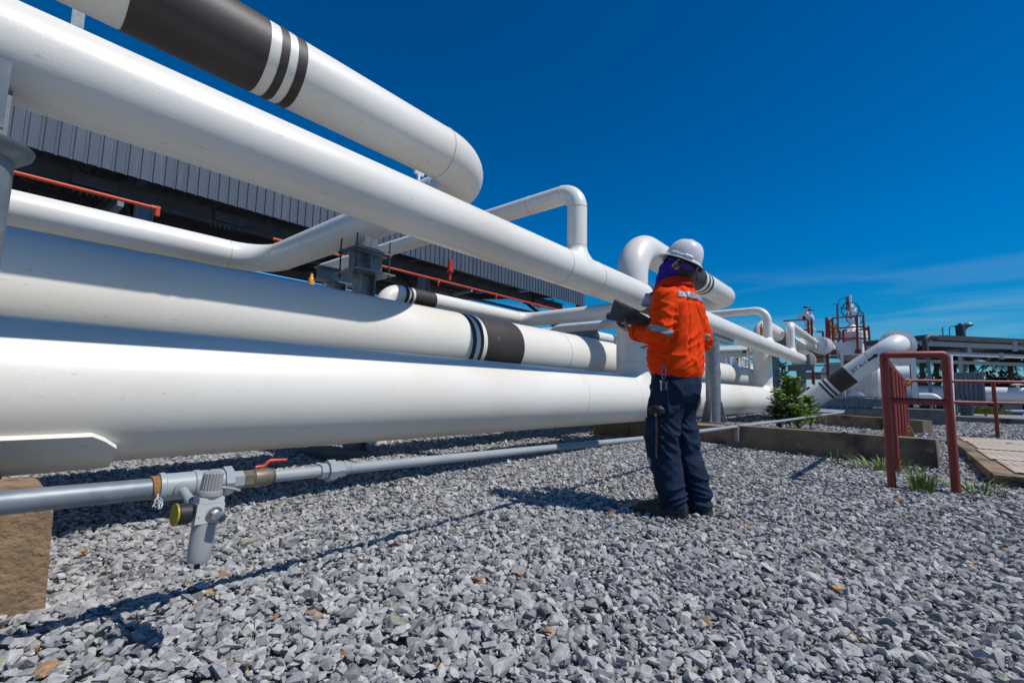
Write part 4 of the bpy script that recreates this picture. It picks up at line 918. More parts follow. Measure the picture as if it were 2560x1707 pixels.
t = thing('railing', 'dull red tubular railing with a tall looped end frame, at the right', 'railing', (8.7, -.1, 0))
HT = 1.13; HM = .735; rr_ = .030
pA, pB = V((5.12, .065, 0)), V((5.25, -.335, 0))
def zz(v_, z_): return V((v_.x, v_.y, z_))
row = [V((6.35, .03, 0)), V((7.55, .0, 0)), V((8.75, -.04, 0)), V((9.95, -.08, 0)), V((11.1, -.11, 0)), V((12.3, -.15, 0))]
rl_ = lambda nm, mb_: obj(nm, mb_, M['rail'], t)
rl_('post', MB().cyl(zz(pB, -.02), zz(pB, HT - .03), rr_, seg=24)); rl_('post', MB().cyl(zz(pA, -.02), zz(pA, HT - .03), rr_, seg=24))
rl_('top_rail', MB().sweep(arc_path([zz(pA, HT - .06), zz(pA, HT), zz(pB, HT), zz(pB, HT - .06)], .031, 6), rr_, 24))
rl_('mid_rail', MB().cyl(zz(pA, HM), zz(pB, HM - .004), .027, seg=20))
for q in row: rl_('post', MB().cyl(zz(q, -.02), zz(q, 1.10), .028, seg=20))
rl_('top_rail', MB().sweep([zz(pA, HT - .01)] + [zz(q, 1.10) for q in row], .029, 20))
bk = [row[-1], V((13.15, -1.5, 0)), V((14.05, -2.9, 0)), V((14.95, -4.3, 0))]
for q in bk[1:]: rl_('post', MB().cyl(zz(q, -.02), zz(q, 1.08), .032, seg=20))
rl_('top_rail', MB().sweep([zz(q, 1.10) for q in bk], .030, 20)); rl_('mid_rail', MB().sweep([zz(q, .68) for q in bk], .030, 20))
t = thing('rusty_chain', 'short rusty chain looped over the back of the red railing', 'chain', (11.0, -.1, 0))
mb = MB()
for i in range(9): mb.torus((11.0 + .03 * i, -.13 - .012 * i, 1.02 - .03 * math.sin(i * .5)), (1, i % 2, (i + 1) % 2), .03, .009, 12, 6)
obj('links', mb, M['rust'], t)
mb = MB()
for i in range(8): mb.torus((11.2 + .05 * i, -.10 - .01 * i, .12 + .06 * math.sin(i * .8)), (1, i % 2, .4), .06, .014, 12, 6)
tag(obj('rusty_clamp', mb, M['rust'], origin=(11.3, -.1, 0)), 'rusty clamp and chain lying at the foot of the railing posts', 'clamp')

t = thing('concrete_slab', 'brown-edged concrete pit slab carrying the rusty plates at the right edge', 'slab', (8.4, -2.7, 0))
obj('slab', MB().prism([(5.92, -.63, -.06), (5.72, -4.8, -.06), (5.72, -4.8, .10), (5.92, -.63, .10)], (5.1, -.03, 0)), M['conc_slab'], t, smooth=False)
obj('pale_top', MB().prism([(6.0, -1.0, .1012), (5.9, -4.7, .1012), (5.9, -4.7, .104), (6.0, -1.0, .104)], (4.9, 0, 0)), M['conc_pale'], t, smooth=False)
def plate(x0, x1, y0, y1):
    mb = MB(); n_ = 84; zt0 = .114
    for i in range(n_ + 1):
        y = y0 + (y1 - y0) * i / n_; z = zt0 + (.005 if i % 2 else 0)
        mb.v += [(x0, y, z), (x1, y, z)]
    for i in range(n_): mb.f.append((2 * i, 2 * i + 2, 2 * i + 3, 2 * i + 1)); mb.mi.append(0)
    o0 = len(mb.v); mb.v += [(x0, y0, .1045), (x1, y0, .1045), (x1, y1, .1045), (x0, y1, .1045)]
    mb.f += [(0, 1, o0 + 1, o0), (2 * n_, o0 + 3, o0 + 2, 2 * n_ + 1), (o0, o0 + 1, o0 + 2, o0 + 3)]; mb.mi += [0] * 3
    for i in range(n_): mb.f += [(2 * i, o0, o0 + 3, 2 * i + 2)] if False else []
    return mb
for x0, x1, y0, lab in ((9.88, 10.85, -.77, 'rusty ribbed steel plate farthest back on the slab'), (8.62, 9.84, -.80, 'rusty ribbed steel plate second from the back of the slab'),
                        (7.26, 8.50, -.76, 'rusty ribbed steel plate second from the front of the slab'), (6.12, 7.2, -.79, 'rusty ribbed steel plate at the front corner of the slab')):
    t = thing('checker_plate', lab, 'plate', ((x0 + x1) / 2, -2.1, .1045), 'ribbed plates covering the slab')
    obj('sheet', plate(x0, x1, y0, -3.6), M['plate'], t, smooth=False)
    for yy in (-1.25, -2.9):
        for xx in (x0 + .12,): obj('lifting_hole', MB().cyl((xx, yy, .119), (xx, yy, .1225), .035, seg=12), M['bolt'], t)

def tuft(name, label, c, n_, h, spread, m_, cat='grass', lean=.5, group=None, w_=.006):
    mb = MB()
    for i in range(n_):
        a = rng.uniform(0, 2 * math.pi); r_ = spread * math.sqrt(rng.uniform(0, 1)); b0 = V((c[0] + r_ * math.cos(a), c[1] + r_ * math.sin(a), c[2]))
        hh = h * rng.uniform(.45, 1); d = V((math.cos(a), math.sin(a), 0)) * hh * rng.uniform(.1, lean) ; sd_ = V((-math.sin(a), math.cos(a), 0)) * w_ * rng.uniform(.6, 1.2)
        p1_ = b0 + d * .35 + V((0, 0, hh * .6)); p2 = b0 + d + V((0, 0, hh * rng.uniform(.75, 1)))
        mb.add([b0 - sd_, b0 + sd_, p1_ + sd_ * .8, p1_ - sd_ * .8, p2], [(0, 1, 2, 3), (3, 2, 4)])
    return tag(obj(name, mb, m_, origin=c), label, cat, group)
tuft('grass_tuft', 'tall green grass tuft at the foot of the red end frame', (5.18, -.13, 0), 110, .20, .09, M['grass'], lean=.7)
tuft('grass_tuft', 'low sprawling green grass against the front of the low wall', (6.35, .12, 0), 150, .13, .32, M['grass'], lean=1.4)
tuft('grass_tuft', 'thin single grass stalks in front of the low wall, left of the railing', (6.45, .55, 0), 9, .24, .10, M['grass'], lean=.5)
tuft('grass_tuft', 'loose grass runners between the end frame and the slab', (5.45, -.50, 0), 50, .12, .22, M['grass'], lean=2.2)
# heap of gravel stones keeps the pedestal foot covered (part of the gravel sheet above)

# ------------------------------------------------------------------ open shed behind the pipes
YS = 12.0; ZF = 5.03; XR = P(1461, 763, Y=YS).x
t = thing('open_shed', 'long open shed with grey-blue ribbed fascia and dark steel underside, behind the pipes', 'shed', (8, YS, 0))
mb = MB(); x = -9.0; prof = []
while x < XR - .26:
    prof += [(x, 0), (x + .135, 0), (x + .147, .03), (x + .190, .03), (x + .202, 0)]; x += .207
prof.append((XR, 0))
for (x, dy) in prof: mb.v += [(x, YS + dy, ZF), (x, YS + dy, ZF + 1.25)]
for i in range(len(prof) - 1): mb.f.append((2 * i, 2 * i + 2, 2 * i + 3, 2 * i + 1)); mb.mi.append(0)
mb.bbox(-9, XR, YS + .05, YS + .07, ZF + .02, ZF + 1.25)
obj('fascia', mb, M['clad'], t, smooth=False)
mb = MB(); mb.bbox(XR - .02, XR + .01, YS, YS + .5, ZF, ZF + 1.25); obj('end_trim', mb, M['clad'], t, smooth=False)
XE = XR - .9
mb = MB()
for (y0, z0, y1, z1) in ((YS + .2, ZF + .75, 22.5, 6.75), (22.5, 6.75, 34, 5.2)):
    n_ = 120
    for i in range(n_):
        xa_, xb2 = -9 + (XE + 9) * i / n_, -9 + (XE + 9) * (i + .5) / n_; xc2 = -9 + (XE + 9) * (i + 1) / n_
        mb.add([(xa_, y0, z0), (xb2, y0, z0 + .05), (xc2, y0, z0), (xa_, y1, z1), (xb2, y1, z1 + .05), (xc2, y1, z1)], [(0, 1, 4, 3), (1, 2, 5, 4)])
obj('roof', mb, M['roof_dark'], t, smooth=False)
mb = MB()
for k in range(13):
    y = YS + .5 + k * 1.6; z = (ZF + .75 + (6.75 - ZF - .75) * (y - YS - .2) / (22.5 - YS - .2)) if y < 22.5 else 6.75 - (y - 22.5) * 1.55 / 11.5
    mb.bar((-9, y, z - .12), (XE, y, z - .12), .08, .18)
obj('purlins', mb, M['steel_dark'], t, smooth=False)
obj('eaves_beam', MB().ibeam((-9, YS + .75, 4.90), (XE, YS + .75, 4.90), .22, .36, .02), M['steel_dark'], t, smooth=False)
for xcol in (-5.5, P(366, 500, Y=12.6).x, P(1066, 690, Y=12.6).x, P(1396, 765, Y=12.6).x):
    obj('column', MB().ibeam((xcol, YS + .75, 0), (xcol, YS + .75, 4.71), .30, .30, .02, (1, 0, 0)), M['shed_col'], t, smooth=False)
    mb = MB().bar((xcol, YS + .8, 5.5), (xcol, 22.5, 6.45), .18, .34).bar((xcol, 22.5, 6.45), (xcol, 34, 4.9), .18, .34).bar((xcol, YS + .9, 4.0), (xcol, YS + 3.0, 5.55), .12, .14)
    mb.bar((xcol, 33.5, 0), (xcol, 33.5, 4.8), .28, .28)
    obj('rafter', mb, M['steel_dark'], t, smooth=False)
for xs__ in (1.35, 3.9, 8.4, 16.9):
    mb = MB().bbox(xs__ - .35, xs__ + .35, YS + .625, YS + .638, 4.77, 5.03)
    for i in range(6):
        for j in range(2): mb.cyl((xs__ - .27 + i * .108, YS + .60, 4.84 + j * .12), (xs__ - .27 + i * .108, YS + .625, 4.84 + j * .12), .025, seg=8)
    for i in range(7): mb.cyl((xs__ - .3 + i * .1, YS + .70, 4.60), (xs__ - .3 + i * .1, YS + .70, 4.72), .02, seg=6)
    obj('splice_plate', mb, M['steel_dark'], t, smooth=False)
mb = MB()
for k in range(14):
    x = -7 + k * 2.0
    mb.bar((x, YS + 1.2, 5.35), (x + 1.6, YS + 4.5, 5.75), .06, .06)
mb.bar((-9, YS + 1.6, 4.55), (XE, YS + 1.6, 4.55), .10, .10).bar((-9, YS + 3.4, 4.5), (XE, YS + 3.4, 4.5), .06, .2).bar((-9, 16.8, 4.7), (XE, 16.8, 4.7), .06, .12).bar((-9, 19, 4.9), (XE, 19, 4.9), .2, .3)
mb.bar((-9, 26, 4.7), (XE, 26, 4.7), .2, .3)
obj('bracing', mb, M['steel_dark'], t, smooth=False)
# plant under the shed, dark in the shade
t = thing('loading_gantry', 'dark steel loading gantry standing in the shade under the shed roof', 'gantry', (7, 20, 0))
mb = MB()
for x in range(-8, 16, 3):
    mb.bar((x, 18.2, 0), (x, 18.2, 4.4), .18, .18).bar((x, 21.8, 0), (x, 21.8, 4.4), .18, .18).bar((x, 18.2, 3.6), (x + 3, 18.2, 4.4), .08, .08)
mb.bar((-8, 18.2, 4.4), (XE - 3, 18.2, 4.4), .2, .25).bar((-8, 21.8, 4.4), (XE - 3, 21.8, 4.4), .2, .25)
obj('frame', mb, M['steel_dark'], t, smooth=False)
obj('deck', MB().bbox(-8, XE - 3, 18.3, 21.7, 3.45, 3.6), M['roof_dark'], t, smooth=False)
# thin mast on the shed roof
a_ = P(195, 40, Y=13.0)
tag(obj('roof_mast', MB().bbox(a_.x - .10, a_.x + .10, 12.9, 13.1, 5.9, 9.6), M['galv'], origin=(a_.x, 13, 5.9), smooth=False), 'pale square steel mast between the two highest pipes at the upper left', 'mast')
# sprinkler lines
def sprinkler(label, xa_, xb2, tees, endl, z0, z1):
    t = thing('sprinkler_pipe', label, 'pipe', ((xa_ + xb2) / 2, YS - .25, z0))
    y = YS - .25; zf = lambda x: z0 + (z1 - z0) * (x - xa_) / (xb2 - xa_)
    mb = MB().cyl((xa_, y, z0), (xb2, y, z1), .036, seg=14)
    if endl: mb.cyl((xb2, y, z1 + .05), (xb2, y, z1 - .16), .05, seg=12).cyl((xb2 - .12, y, z1), (xb2 + .04, y, z1), .05, seg=12)
    obj('pipe', mb, M['orange_pipe'], t)
    for x in tees: obj('nozzle', MB().cyl((x, y, zf(x) - .10), (x, y, zf(x) + .02), .05, seg=10).cyl((x - .07, y, zf(x)), (x + .07, y, zf(x)), .05, seg=10).cyl((x, y, zf(x) - .2), (x, y, zf(x) - .10), .022, .03, seg=8), M['orange_pipe'], t)
    return t
ya = YS - .25
p0, p1_ = P(38, 432, Y=ya), P(394, 522, Y=ya)
sprinkler('orange sprinkler pipe under the shed fascia at the left, ending in an elbow', p0.x - 3, p1_.x, (), True, p0.z, p1_.z)
p0, p1_ = P(682, 597, Y=ya), P(1396, 775, Y=ya)
tt = [P(x, y, Y=ya).x for x, y in ((1096, 700), (1240, 735), (1347, 764), (1290, 748))]
t = sprinkler('long orange sprinkler pipe with a red upright nozzle, behind the bolted frame', p0.x, p1_.x, tt[:3], False, p0.z, p1_.z)
xn = P(1124, 700, Y=ya); zn = P(1124, 650, Y=ya).z
obj('upright_nozzle', MB().cyl((xn.x, ya, xn.z), (xn.x, ya, zn - .45), .05, seg=12).cyl((xn.x, ya, xn.z + .25), (xn.x, ya, zn - .35), .085, seg=14).cyl((xn.x, ya, zn - .42), (xn.x, ya, zn - .36), .13, seg=14).cyl((xn.x, ya, zn - .36), (xn.x, ya, zn), .085, seg=14), M['red'], t)
for px, py in ((302, 500), (1178, 722)):
    b0 = P(px, py, Y=ya)
    obj('bracket', MB().bar((b0.x, ya - .03, b0.z - .07), (b0.x, YS + .7, b0.z - .10), .09, .09), M['galv'], t) if px > 1000 else tag(obj('bracket_arm', MB().bar((b0.x, ya - .04, b0.z - .09), (b0.x, YS + .6, b0.z - .09), .10, .10), M['galv'], origin=(b0.x, ya, b0.z), smooth=False), 'galvanised bracket arm holding up the left orange sprinkler pipe', 'bracket')
p0, p1_ = P(600, 673, Y=11.5), P(905, 733, Y=11.5)
tag(obj('blue_pipe', MB().cyl(p0, p1_ + (p1_ - p0) * .4, .032, seg=12), M['blue'], origin=tuple(p0)), 'thin bright blue pipe low under the shed, just over the shaded thick pipe', 'pipe')
q = P(779, 690, Y=9.5)
t = thing('yellow_valve', 'yellow valve stem poking up above the shaded thick pipe', 'valve', (q.x, 9.5, 0))
obj('stem', MB().lathe([(.05, 0), (.05, q.z - .35), (.06, q.z - .3), (.065, q.z - .10), (.05, q.z - .05), (.035, q.z - .03), (.03, q.z + .05), (.0, q.z + .05)], (q.x, 9.5, 0), seg=16), M['yellow'], t)
obj('flange', MB().cyl((q.x, 9.5, q.z - .33), (q.x, 9.5, q.z - .27), .1, seg=16), M['yellow'], t)
q = P(812, 702, Y=9.0)
t = thing('gate_valve', 'small dark handwheel valve between the yellow stem and the tee support', 'valve', (q.x, 9.0, 0))
obj('handwheel', MB().torus((q.x, 9.0, q.z), (0.1, -.25, 1), .13, .014, 24, 6).bar((q.x - .13, 9, q.z), (q.x + .13, 9, q.z), .02, .015).bar((q.x, 8.87, q.z + .03), (q.x, 9.13, q.z - .03), .02, .015), M['bolt'], t)
obj('stem', MB().lathe([(.05, 0), (.05, q.z - .12), (.055, q.z - .10), (.045, q.z - .03), (.02, q.z - .02), (.02, q.z + .03), (0, q.z + .03)], (q.x, 9.0, 0), seg=14), M['chrome'], t)

# ------------------------------------------------------------------ JET A-1 line
XJ = 16.0
A = P(2003, 1016, X=XJ); B_ = P(2243, 858, X=XJ); RJ = .275
t = thing('fuel_pipe', 'slanting white pipe lettered JET A-1 with an arrow, rising to a large flange', 'pipe', (XJ, A.y, 0))
dj = (B_ - A).normalized()
obj('pipe', MB().sweep(arc_path([V((A.x, A.y, -.3)), A, B_, B_ + V((1.1, 0, 0))], [.35, .42], 16), RJ, 56, False), M['white_clean'], t)
fc = B_ + V((.62, 0, 0))
mb = MB().lathe([(RJ - .01, 0), (.425, 0), (.425, .08), (RJ - .01, .08)], fc, (1, 0, 0), 48, False).lathe([(RJ - .01, .10), (.425, .10), (.425, .18), (.0, .18)], fc, (1, 0, 0), 48, False)
for k in range(20):
    a = 2 * math.pi * k / 20; c = fc + V((-.05, .36 * math.cos(a), .36 * math.sin(a))); mb.cyl(c, c + V((.28, 0, 0)), .035, seg=6)
obj('flange', mb, M['white_clean'], t)
def jx(px, py): return (P(px, py, X=XJ) - A).dot(dj)
def jp(s_): return A + dj * s_
for a, b_ in (((2059, 971), (2064, 968)), ((2068, 965), (2073, 962)), ((2079, 958), (2122, 931))):
    cband(t, jp(jx(*a)), jp(jx(*b_)), RJ)
seam(t, jp(jx(2177, 893)), dj, RJ, .008)
def wrap_text(parent, s0, mb_verts, faces):
    """lay flat lettering (u along the pipe, v across) on the pipe's near side"""
    side = V((-1, 0, 0)); side = (side - dj * side.dot(dj)).normalized(); upv = side.cross(dj).normalized()
    if upv.z < 0: upv = -upv
    mb = MB(); out_ = []
    for (u, v_, z) in mb_verts:
        a = v_ / RJ + R(4); out_.append(jp(s0 + u) + (side * math.cos(a) + upv * math.sin(a)) * (RJ + .007 + z))
    mb.add(out_, faces); return mb
cu = bpy.data.curves.new('lettering', 'FONT'); cu.body = 'JET A-1'; cu.size = .20; cu.offset = .003; cu.space_character = 1.08
to = bpy.data.objects.new('lettering', cu); col.objects.link(to)
dg = bpy.context.evaluated_depsgraph_get(); tm_ = bpy.data.meshes.new_from_object(to.evaluated_get(dg))
bm = bmesh.new(); bm.from_mesh(tm_); bmesh.ops.triangulate(bm, faces=bm.faces); bmesh.ops.subdivide_edges(bm, edges=bm.edges, cuts=3, use_grid_fill=True)
tv = [tuple(v_.co) for v_ in bm.verts]; tf = [tuple(v_.index for v_ in f.verts) for f in bm.faces]; bm.free()
bpy.data.objects.remove(to); bpy.data.curves.remove(cu)
wid = max(v_[0] for v_ in tv); s0 = jx(2122, 931); s1_ = jx(2158, 908)
k_ = (s1_ - s0) / wid
obj('lettering', wrap_text(t, s0 + .06, [(x * k_, (y - .07) * k_, 0) for x, y, z in tv], tf), M['text'], t, smooth=False)
sa = s0 + .06 + (s1_ - s0) + .06; al = .30
av = []; af_ = []
for i in range(7):
    w_ = [.028, .028, .028, .028, .066, .034, .001][i]; u_ = [0, .2, .4, .62, .6205, .81, 1][i] * al
    av += [(u_, w_ * (k - 2) / 2, 0) for k in range(5)]
for i in range(6): af_ += [(i * 5 + k, i * 5 + k + 1, i * 5 + k + 6, i * 5 + k + 5) for k in range(4)]
obj('arrow', wrap_text(t, sa, [(x, y + .0, z) for x, y, z in av], af_), M['text'], t, smooth=False)

# ------------------------------------------------------------------ filter skid with red ladder and rails
XK = 24.0
def q(px, py, X=XK): return P(px, py, X=X)
def rect(mb, px0, py0, px1, py1, X0, dX):
    """box whose near face fills the pixel rectangle at depth X0"""
    a = q(px0, py0, X0); b = q(px1, py1, X0); return mb.bbox(X0, X0 + dX, min(a.y, b.y), max(a.y, b.y), min(a.z, b.z), max(a.z, b.z))
def bars(mb, pts, r_=.035, X=XK, dx=0):
    pp = [q(*p, X) + V((dx, 0, 0)) for p in pts]; mb.sweep(pp, r_, 8); return mb
t = thing('filter_skid', 'white filter skid with a grey base, legs and a cream vessel, below the red platform', 'skid', (XK + 1, 1.2, 0))
mb = MB(); rect(mb, 2040, 994, 2262, 1021, 23.4, .25)
obj('base_beam', mb, M['shed_col'], t, smooth=False)
mb = MB()
for px in (2063, 2085, 2104, 2117, 2141, 2161, 2188, 2193, 2225): mb.bbox(23.32, 23.40, q(px, 1000, 23.4).y - .02, q(px, 1000, 23.4).y + .02, q(px, 1021, 23.4).z, q(px, 994, 23.4).z)
mb.bbox(23.30, 23.7, q(2262, 994, 23.4).y, q(2040, 994, 23.4).y, q(2200, 994, 23.4).z - .01, q(2200, 994, 23.4).z + .03)
obj('stiffeners', mb, M['galv'], t, smooth=False)
for a in ((1996, 884, 2006, 994), (2100, 880, 2113, 994), (2164, 900, 2184, 994), (2189, 900, 2198, 994), (2059, 878, 2067, 994), (2030, 884, 2038, 994)):
    mb = MB(); rect(mb, *a, 24.0, .25); obj('leg', mb, M['white_clean'], t, smooth=False)
mb = MB(); rect(mb, 1969, 866, 2066, 886, 24.3, 1.6); rect(mb, 2084, 855, 2157, 886, 24.2, 1.8)
obj('platform_box', mb, M['white_clean'], t, smooth=False)
mb = MB(); rect(mb, 2098, 886, 2160, 900, 24.4, 1.4); rect(mb, 2010, 890, 2060, 904, 24.6, 1.2); rect(mb, 2010, 930, 2100, 948, 25.5, .3)
obj('inner_frame', mb, M['conc_pale'], t, smooth=False)
c = q(2138, 950, 25.2)
obj('vessel', MB().lathe([(.0, -1.2), (.6, -1.15), (.8, -.9), (.8, .9), (.6, 1.15), (0, 1.2)], c, (0.15, 1, 0), 36), M['white_clean'], t)
mb = MB()
for px, y0, y1 in ((2167, 925, 985), (1992, 880, 930)):
    for k in range(9): c2 = q(px, y0 + (y1 - y0) * k / 8, 23.95); mb.cyl(c2, c2 + V((-.06, 0, 0)), .05, seg=6)
obj('bolts', mb, M['white_clean'], t)
c = q(2140, 993, 23.8); rr_ = (q(2118, 994, 23.2).y - q(2162, 994, 23.2).y) / 2
hp = MB().lathe([(rr_, .0), (rr_ * .98, -.04), (rr_ * .6, -.08), (0, -.09)], (23.85, c.y, c.z), (1, 0, 0), 40)
obj('manhole_cover', hp, M['white_clean'], t)
c = q(2130, 821, 24.8)
t2 = thing('gate_valve', 'tall white gate valve with two large dark handwheels inside the red platform rail', 'valve', (24.8, c.y, c.z - 1))
y_ = c.y; z1_ = q(2130, 847, 24.8).z; z0_ = q(2130, 880, 24.8).z; zt1 = q(2130, 820, 24.8).z; zs = q(2130, 760, 24.8).z
obj('bonnet', MB().lathe([(.30, z0_ - z1_), (.30, 0), (.58, .0), (.58, .10), (.56, .11), (.56, .14), (.58, .15), (.58, .26), (.40, .30), (.30, .42), (.12, .62), (.10, .70), (0, .70)], (24.8, y_, z1_), seg=32), M['white_clean'], t2)
mb = MB()
for k in range(20): a = 2 * math.pi * k / 20; mb.cyl((24.8 + .52 * math.cos(a), y_ + .52 * math.sin(a), z1_ - .05), (24.8 + .52 * math.cos(a), y_ + .52 * math.sin(a), z1_ + .36), .035, seg=6)
obj('bolts', mb, M['white_clean'], t2)
obj('stem', MB().cyl((24.8, y_, z1_ + .6), (24.8, y_, zs), .10, seg=14).cyl((24.8, y_ - .22, z1_ + .5), (24.8, y_ - .22, zs - .5), .05, seg=10).cyl((24.8, y_, zs - .35), (24.8, y_, zs - .15), .2, seg=14), M['white_clean'], t2)
for px, py, X_ in ((2126, 775, 24.5), (2138, 793, 25.1)):
    c = q(px, py, X_); mb = MB().torus(c, (1, .35, .15), .33, .022, 32, 8).cyl(c, c + V((.35, 0, 0)), .04, seg=8)
    for k in range(3): a = R(30 + 120 * k); mb.bar(c, c + V((-.1 * math.cos(a), math.cos(a), math.sin(a))) * .33, .03, .02)
    obj('handwheel', mb, M['black'], t2)
c = q(2120, 756, 24.6)
t2 = thing('antenna', 'grey flat antenna box on a thin mast above the handwheels', 'antenna', (24.6, c.y, c.z))
mb = MB(); rect(mb, 2113, 741, 2123, 773, 24.5, .25); obj('box', mb, M['galv'], t2, smooth=False)
mb = MB(); rect(mb, 2122, 736, 2129, 777, 24.42, .3); obj('front_panel', mb, M['white_clean'], t2, smooth=False)
m0, m1 = q(2096, 858, 24.6), q(2093, 763, 24.6)
mb = MB().cyl(m0, m1, .045, seg=10); obj('mast', mb, M['galv'], t2)
mb = MB(); bars(mb, [(2093, 763), (2097, 752), (2104, 747), (2112, 744)], .014, 24.6); bars(mb, [(2093, 762), (2088, 758), (2083, 759), (2084, 763)], .014, 24.6); bars(mb, [(2093, 764), (2099, 759), (2101, 762)], .012, 24.6)
bars(mb, [(2100, 768), (2108, 772), (2118, 771), (2126, 773)], .02, 24.6)
obj('cable', mb, M['bolt'], t2)
t2 = thing('platform_rail', 'dark red railing and ladder of the filter platform', 'railing', (XK, 1.6, 2.5))
rg = lambda nm, mb_: obj(nm, mb_, M['rail'], t2)
for pts in ([(2081, 795), (2083, 876)], [(2142, 789), (2144, 876)], [(2158, 789), (2164, 872)], [(2171, 815), (2174, 852)], [(2099, 826), (2099, 848)], [(2108, 826), (2109, 856)], [(2020, 800), (2022, 845)], [(2057, 829), (2058, 852)]):
    mb = MB(); bars(mb, pts, .042); rg('post', mb)
for pts in ([(2081, 795), (2142, 790), (2156, 789), (2158, 792)], [(2081, 821), (2142, 817), (2158, 817), (2171, 823)], [(2081, 847), (2144, 845), (2160, 847)], [(1958, 802), (2020, 799)], [(1993, 852), (2020, 851)], [(2008, 825), (2021, 824)], [(2041, 829), (2057, 829)], [(2142, 824), (2171, 824)], [(2108, 826), (2118, 826)]):
    mb = MB(); bars(mb, pts, .034); rg('rail', mb)
for pts in ([(2029, 797), (2031, 885)], [(2066, 794), (2069, 885), (2071, 1008)], [(2032, 925), (2033, 960)], [(2071, 800), (2074, 880)]):
    mb = MB(); bars(mb, pts, .055); rg('ladder_rail', mb)
for py in (893, 914, 935): mb = MB(); bars(mb, [(2032, py), (2069, py - 1)], .028); rg('rung', mb)
for a in ((2020, 876, 2044, 885), (2062, 875, 2091, 885), (2137, 873, 2152, 883)): mb = MB(); rect(mb, *a, 23.85, .2); obj('foot_plate', mb, M['rail'], t2, smooth=False)
for k, (px, py, s_, lab) in enumerate(((2016, 768, 1.0, 'taller of two slim white valves with small black top wheels'), (2026, 775, .85, 'shorter of two slim white valves with small black top wheels'))):
    c = q(px, py, 24.8); t2 = thing('relief_valve', lab, 'valve', (24.8, c.y, c.z - 1.3))
    obj('body', MB().lathe([(.09, -1.5), (.09, -.95), (.16, -.94), (.16, -.88), (.09, -.86), (.08, -.5), (.13, -.48), (.13, -.3), (.07, -.25), (.05, -.06), (0, -.06)], c, seg=14).box((c.x, c.y + .18 * s_, c.z - .42), (.2, .3, .3)), M['white_clean'], t2)
    obj('handwheel', MB().torus(c, (0, 0, 1), .13, .025, 18, 6).bar(c + V((0, -.13, 0)), c + V((0, .13, 0)), .03, .03), M['black'], t2)
t2 = thing('yellow_hose_reel', 'yellow chain hanging beside the red platform posts', 'chain', (24.1, 2, 3))
mb = MB()
for k in range(16): c = q(2073 + 6 * math.sin(k * 1.3), 797 + k * 3.2, 24.1); mb.torus(c, (1, math.sin(k), .5), .06, .022, 10, 5)
for k in range(12): c = q(2086 + 3 * math.sin(k * 1.9), 812 + k * 3.2, 24.3); mb.torus(c, (1, math.sin(k), .5), .06, .022, 10, 5)
obj('links', mb, M['yellow'], t2); t2.name = 'yellow_chain'
t2 = thing('pipe_manifold', 'short white flanged pipe ending left of the red ladder', 'pipe', (23.6, 3, 2.5))
c = q(2046, 862, 22.8)
mb = MB().cyl(c, c + V((1.5, -.3, -.05)), .22, seg=24)
for dx in (.05, .35, .55): mb.cyl(c + V((dx, -.2 * dx, 0)), c + V((dx + .1, -.2 * dx - .02, 0)), .36, seg=24)
obj('flanged_spool', mb, M['white_clean'], t2)
obj('cross_pipe', MB().cyl(q(1965, 860, 22.5), q(2040, 858, 22.5), .22, seg=24), M['white_clean'], t2)
# frames and tanks seen through the gap right of the worker
t2 = thing('white_pipe_rack', 'pale channel frame glimpsed between the worker\'s column and the second riser', 'rack', (26, 7, 0))
mb = MB(); rect(mb, 1797, 887, 1820, 892, 26, .3); rect(mb, 1816, 889, 1827, 919, 26, .4); rect(mb, 1826, 895, 1846, 902, 26.2, .3); rect(mb, 1840, 896, 1847, 918, 26.2, .3); rect(mb, 1797, 893, 1816, 915, 26.6, .3)
obj('frame', mb, M['white_clean'], t2, smooth=False)
c = q(1856, 921, 28)
tag(obj('storage_tank', MB().lathe([(1.1, -6), (1.1, -.2), (.55, .1), (.25, .9), (.1, 1.1), (0, 1.12)], c, seg=32), M['white_clean'], origin=tuple(c)), 'small white tank with a pointed top, far behind the drain rod', 'tank')
c0, c1 = q(1795, 882, 20), q(1875, 880, 20)
tag(obj('cross_pipe', MB().cyl(c0, c1, .20, seg=28), M['white'], origin=tuple(c0)), 'white horizontal pipe glimpsed between the galvanised column and the drain rod', 'pipe')
c = q(1866, 879, 19.5)
t2 = thing('small_valve', 'tiny dark valve on the cross pipe by the drain rod', 'valve', tuple(c)); obj('handle', MB().bar(c + V((0, -.12, 0)), c + V((0, .12, 0)), .1, .1).bar(c + V((0, -.08, -.14)), c + V((0, -.08, .14)), .08, .06), M['bolt'], t2)
c = P(1904, 826, Y=2.2)
t2 = thing('vent_valve', 'tiny brown vent valve perched on the long pipe before its second branch', 'valve', tuple(c)); c = P(1904, 828, Y=2.40)
obj('body', MB().cyl(c + V((0, 0, -.1)), c + V((0, 0, .10)), .035, seg=10).bar(c + V((-.1, 0, .08)), c + V((.1, 0, .08)), .05, .04).bar(c + V((0, 0, .1)), c + V((0, 0, .18)), .03, .03), M['rust'], t2)

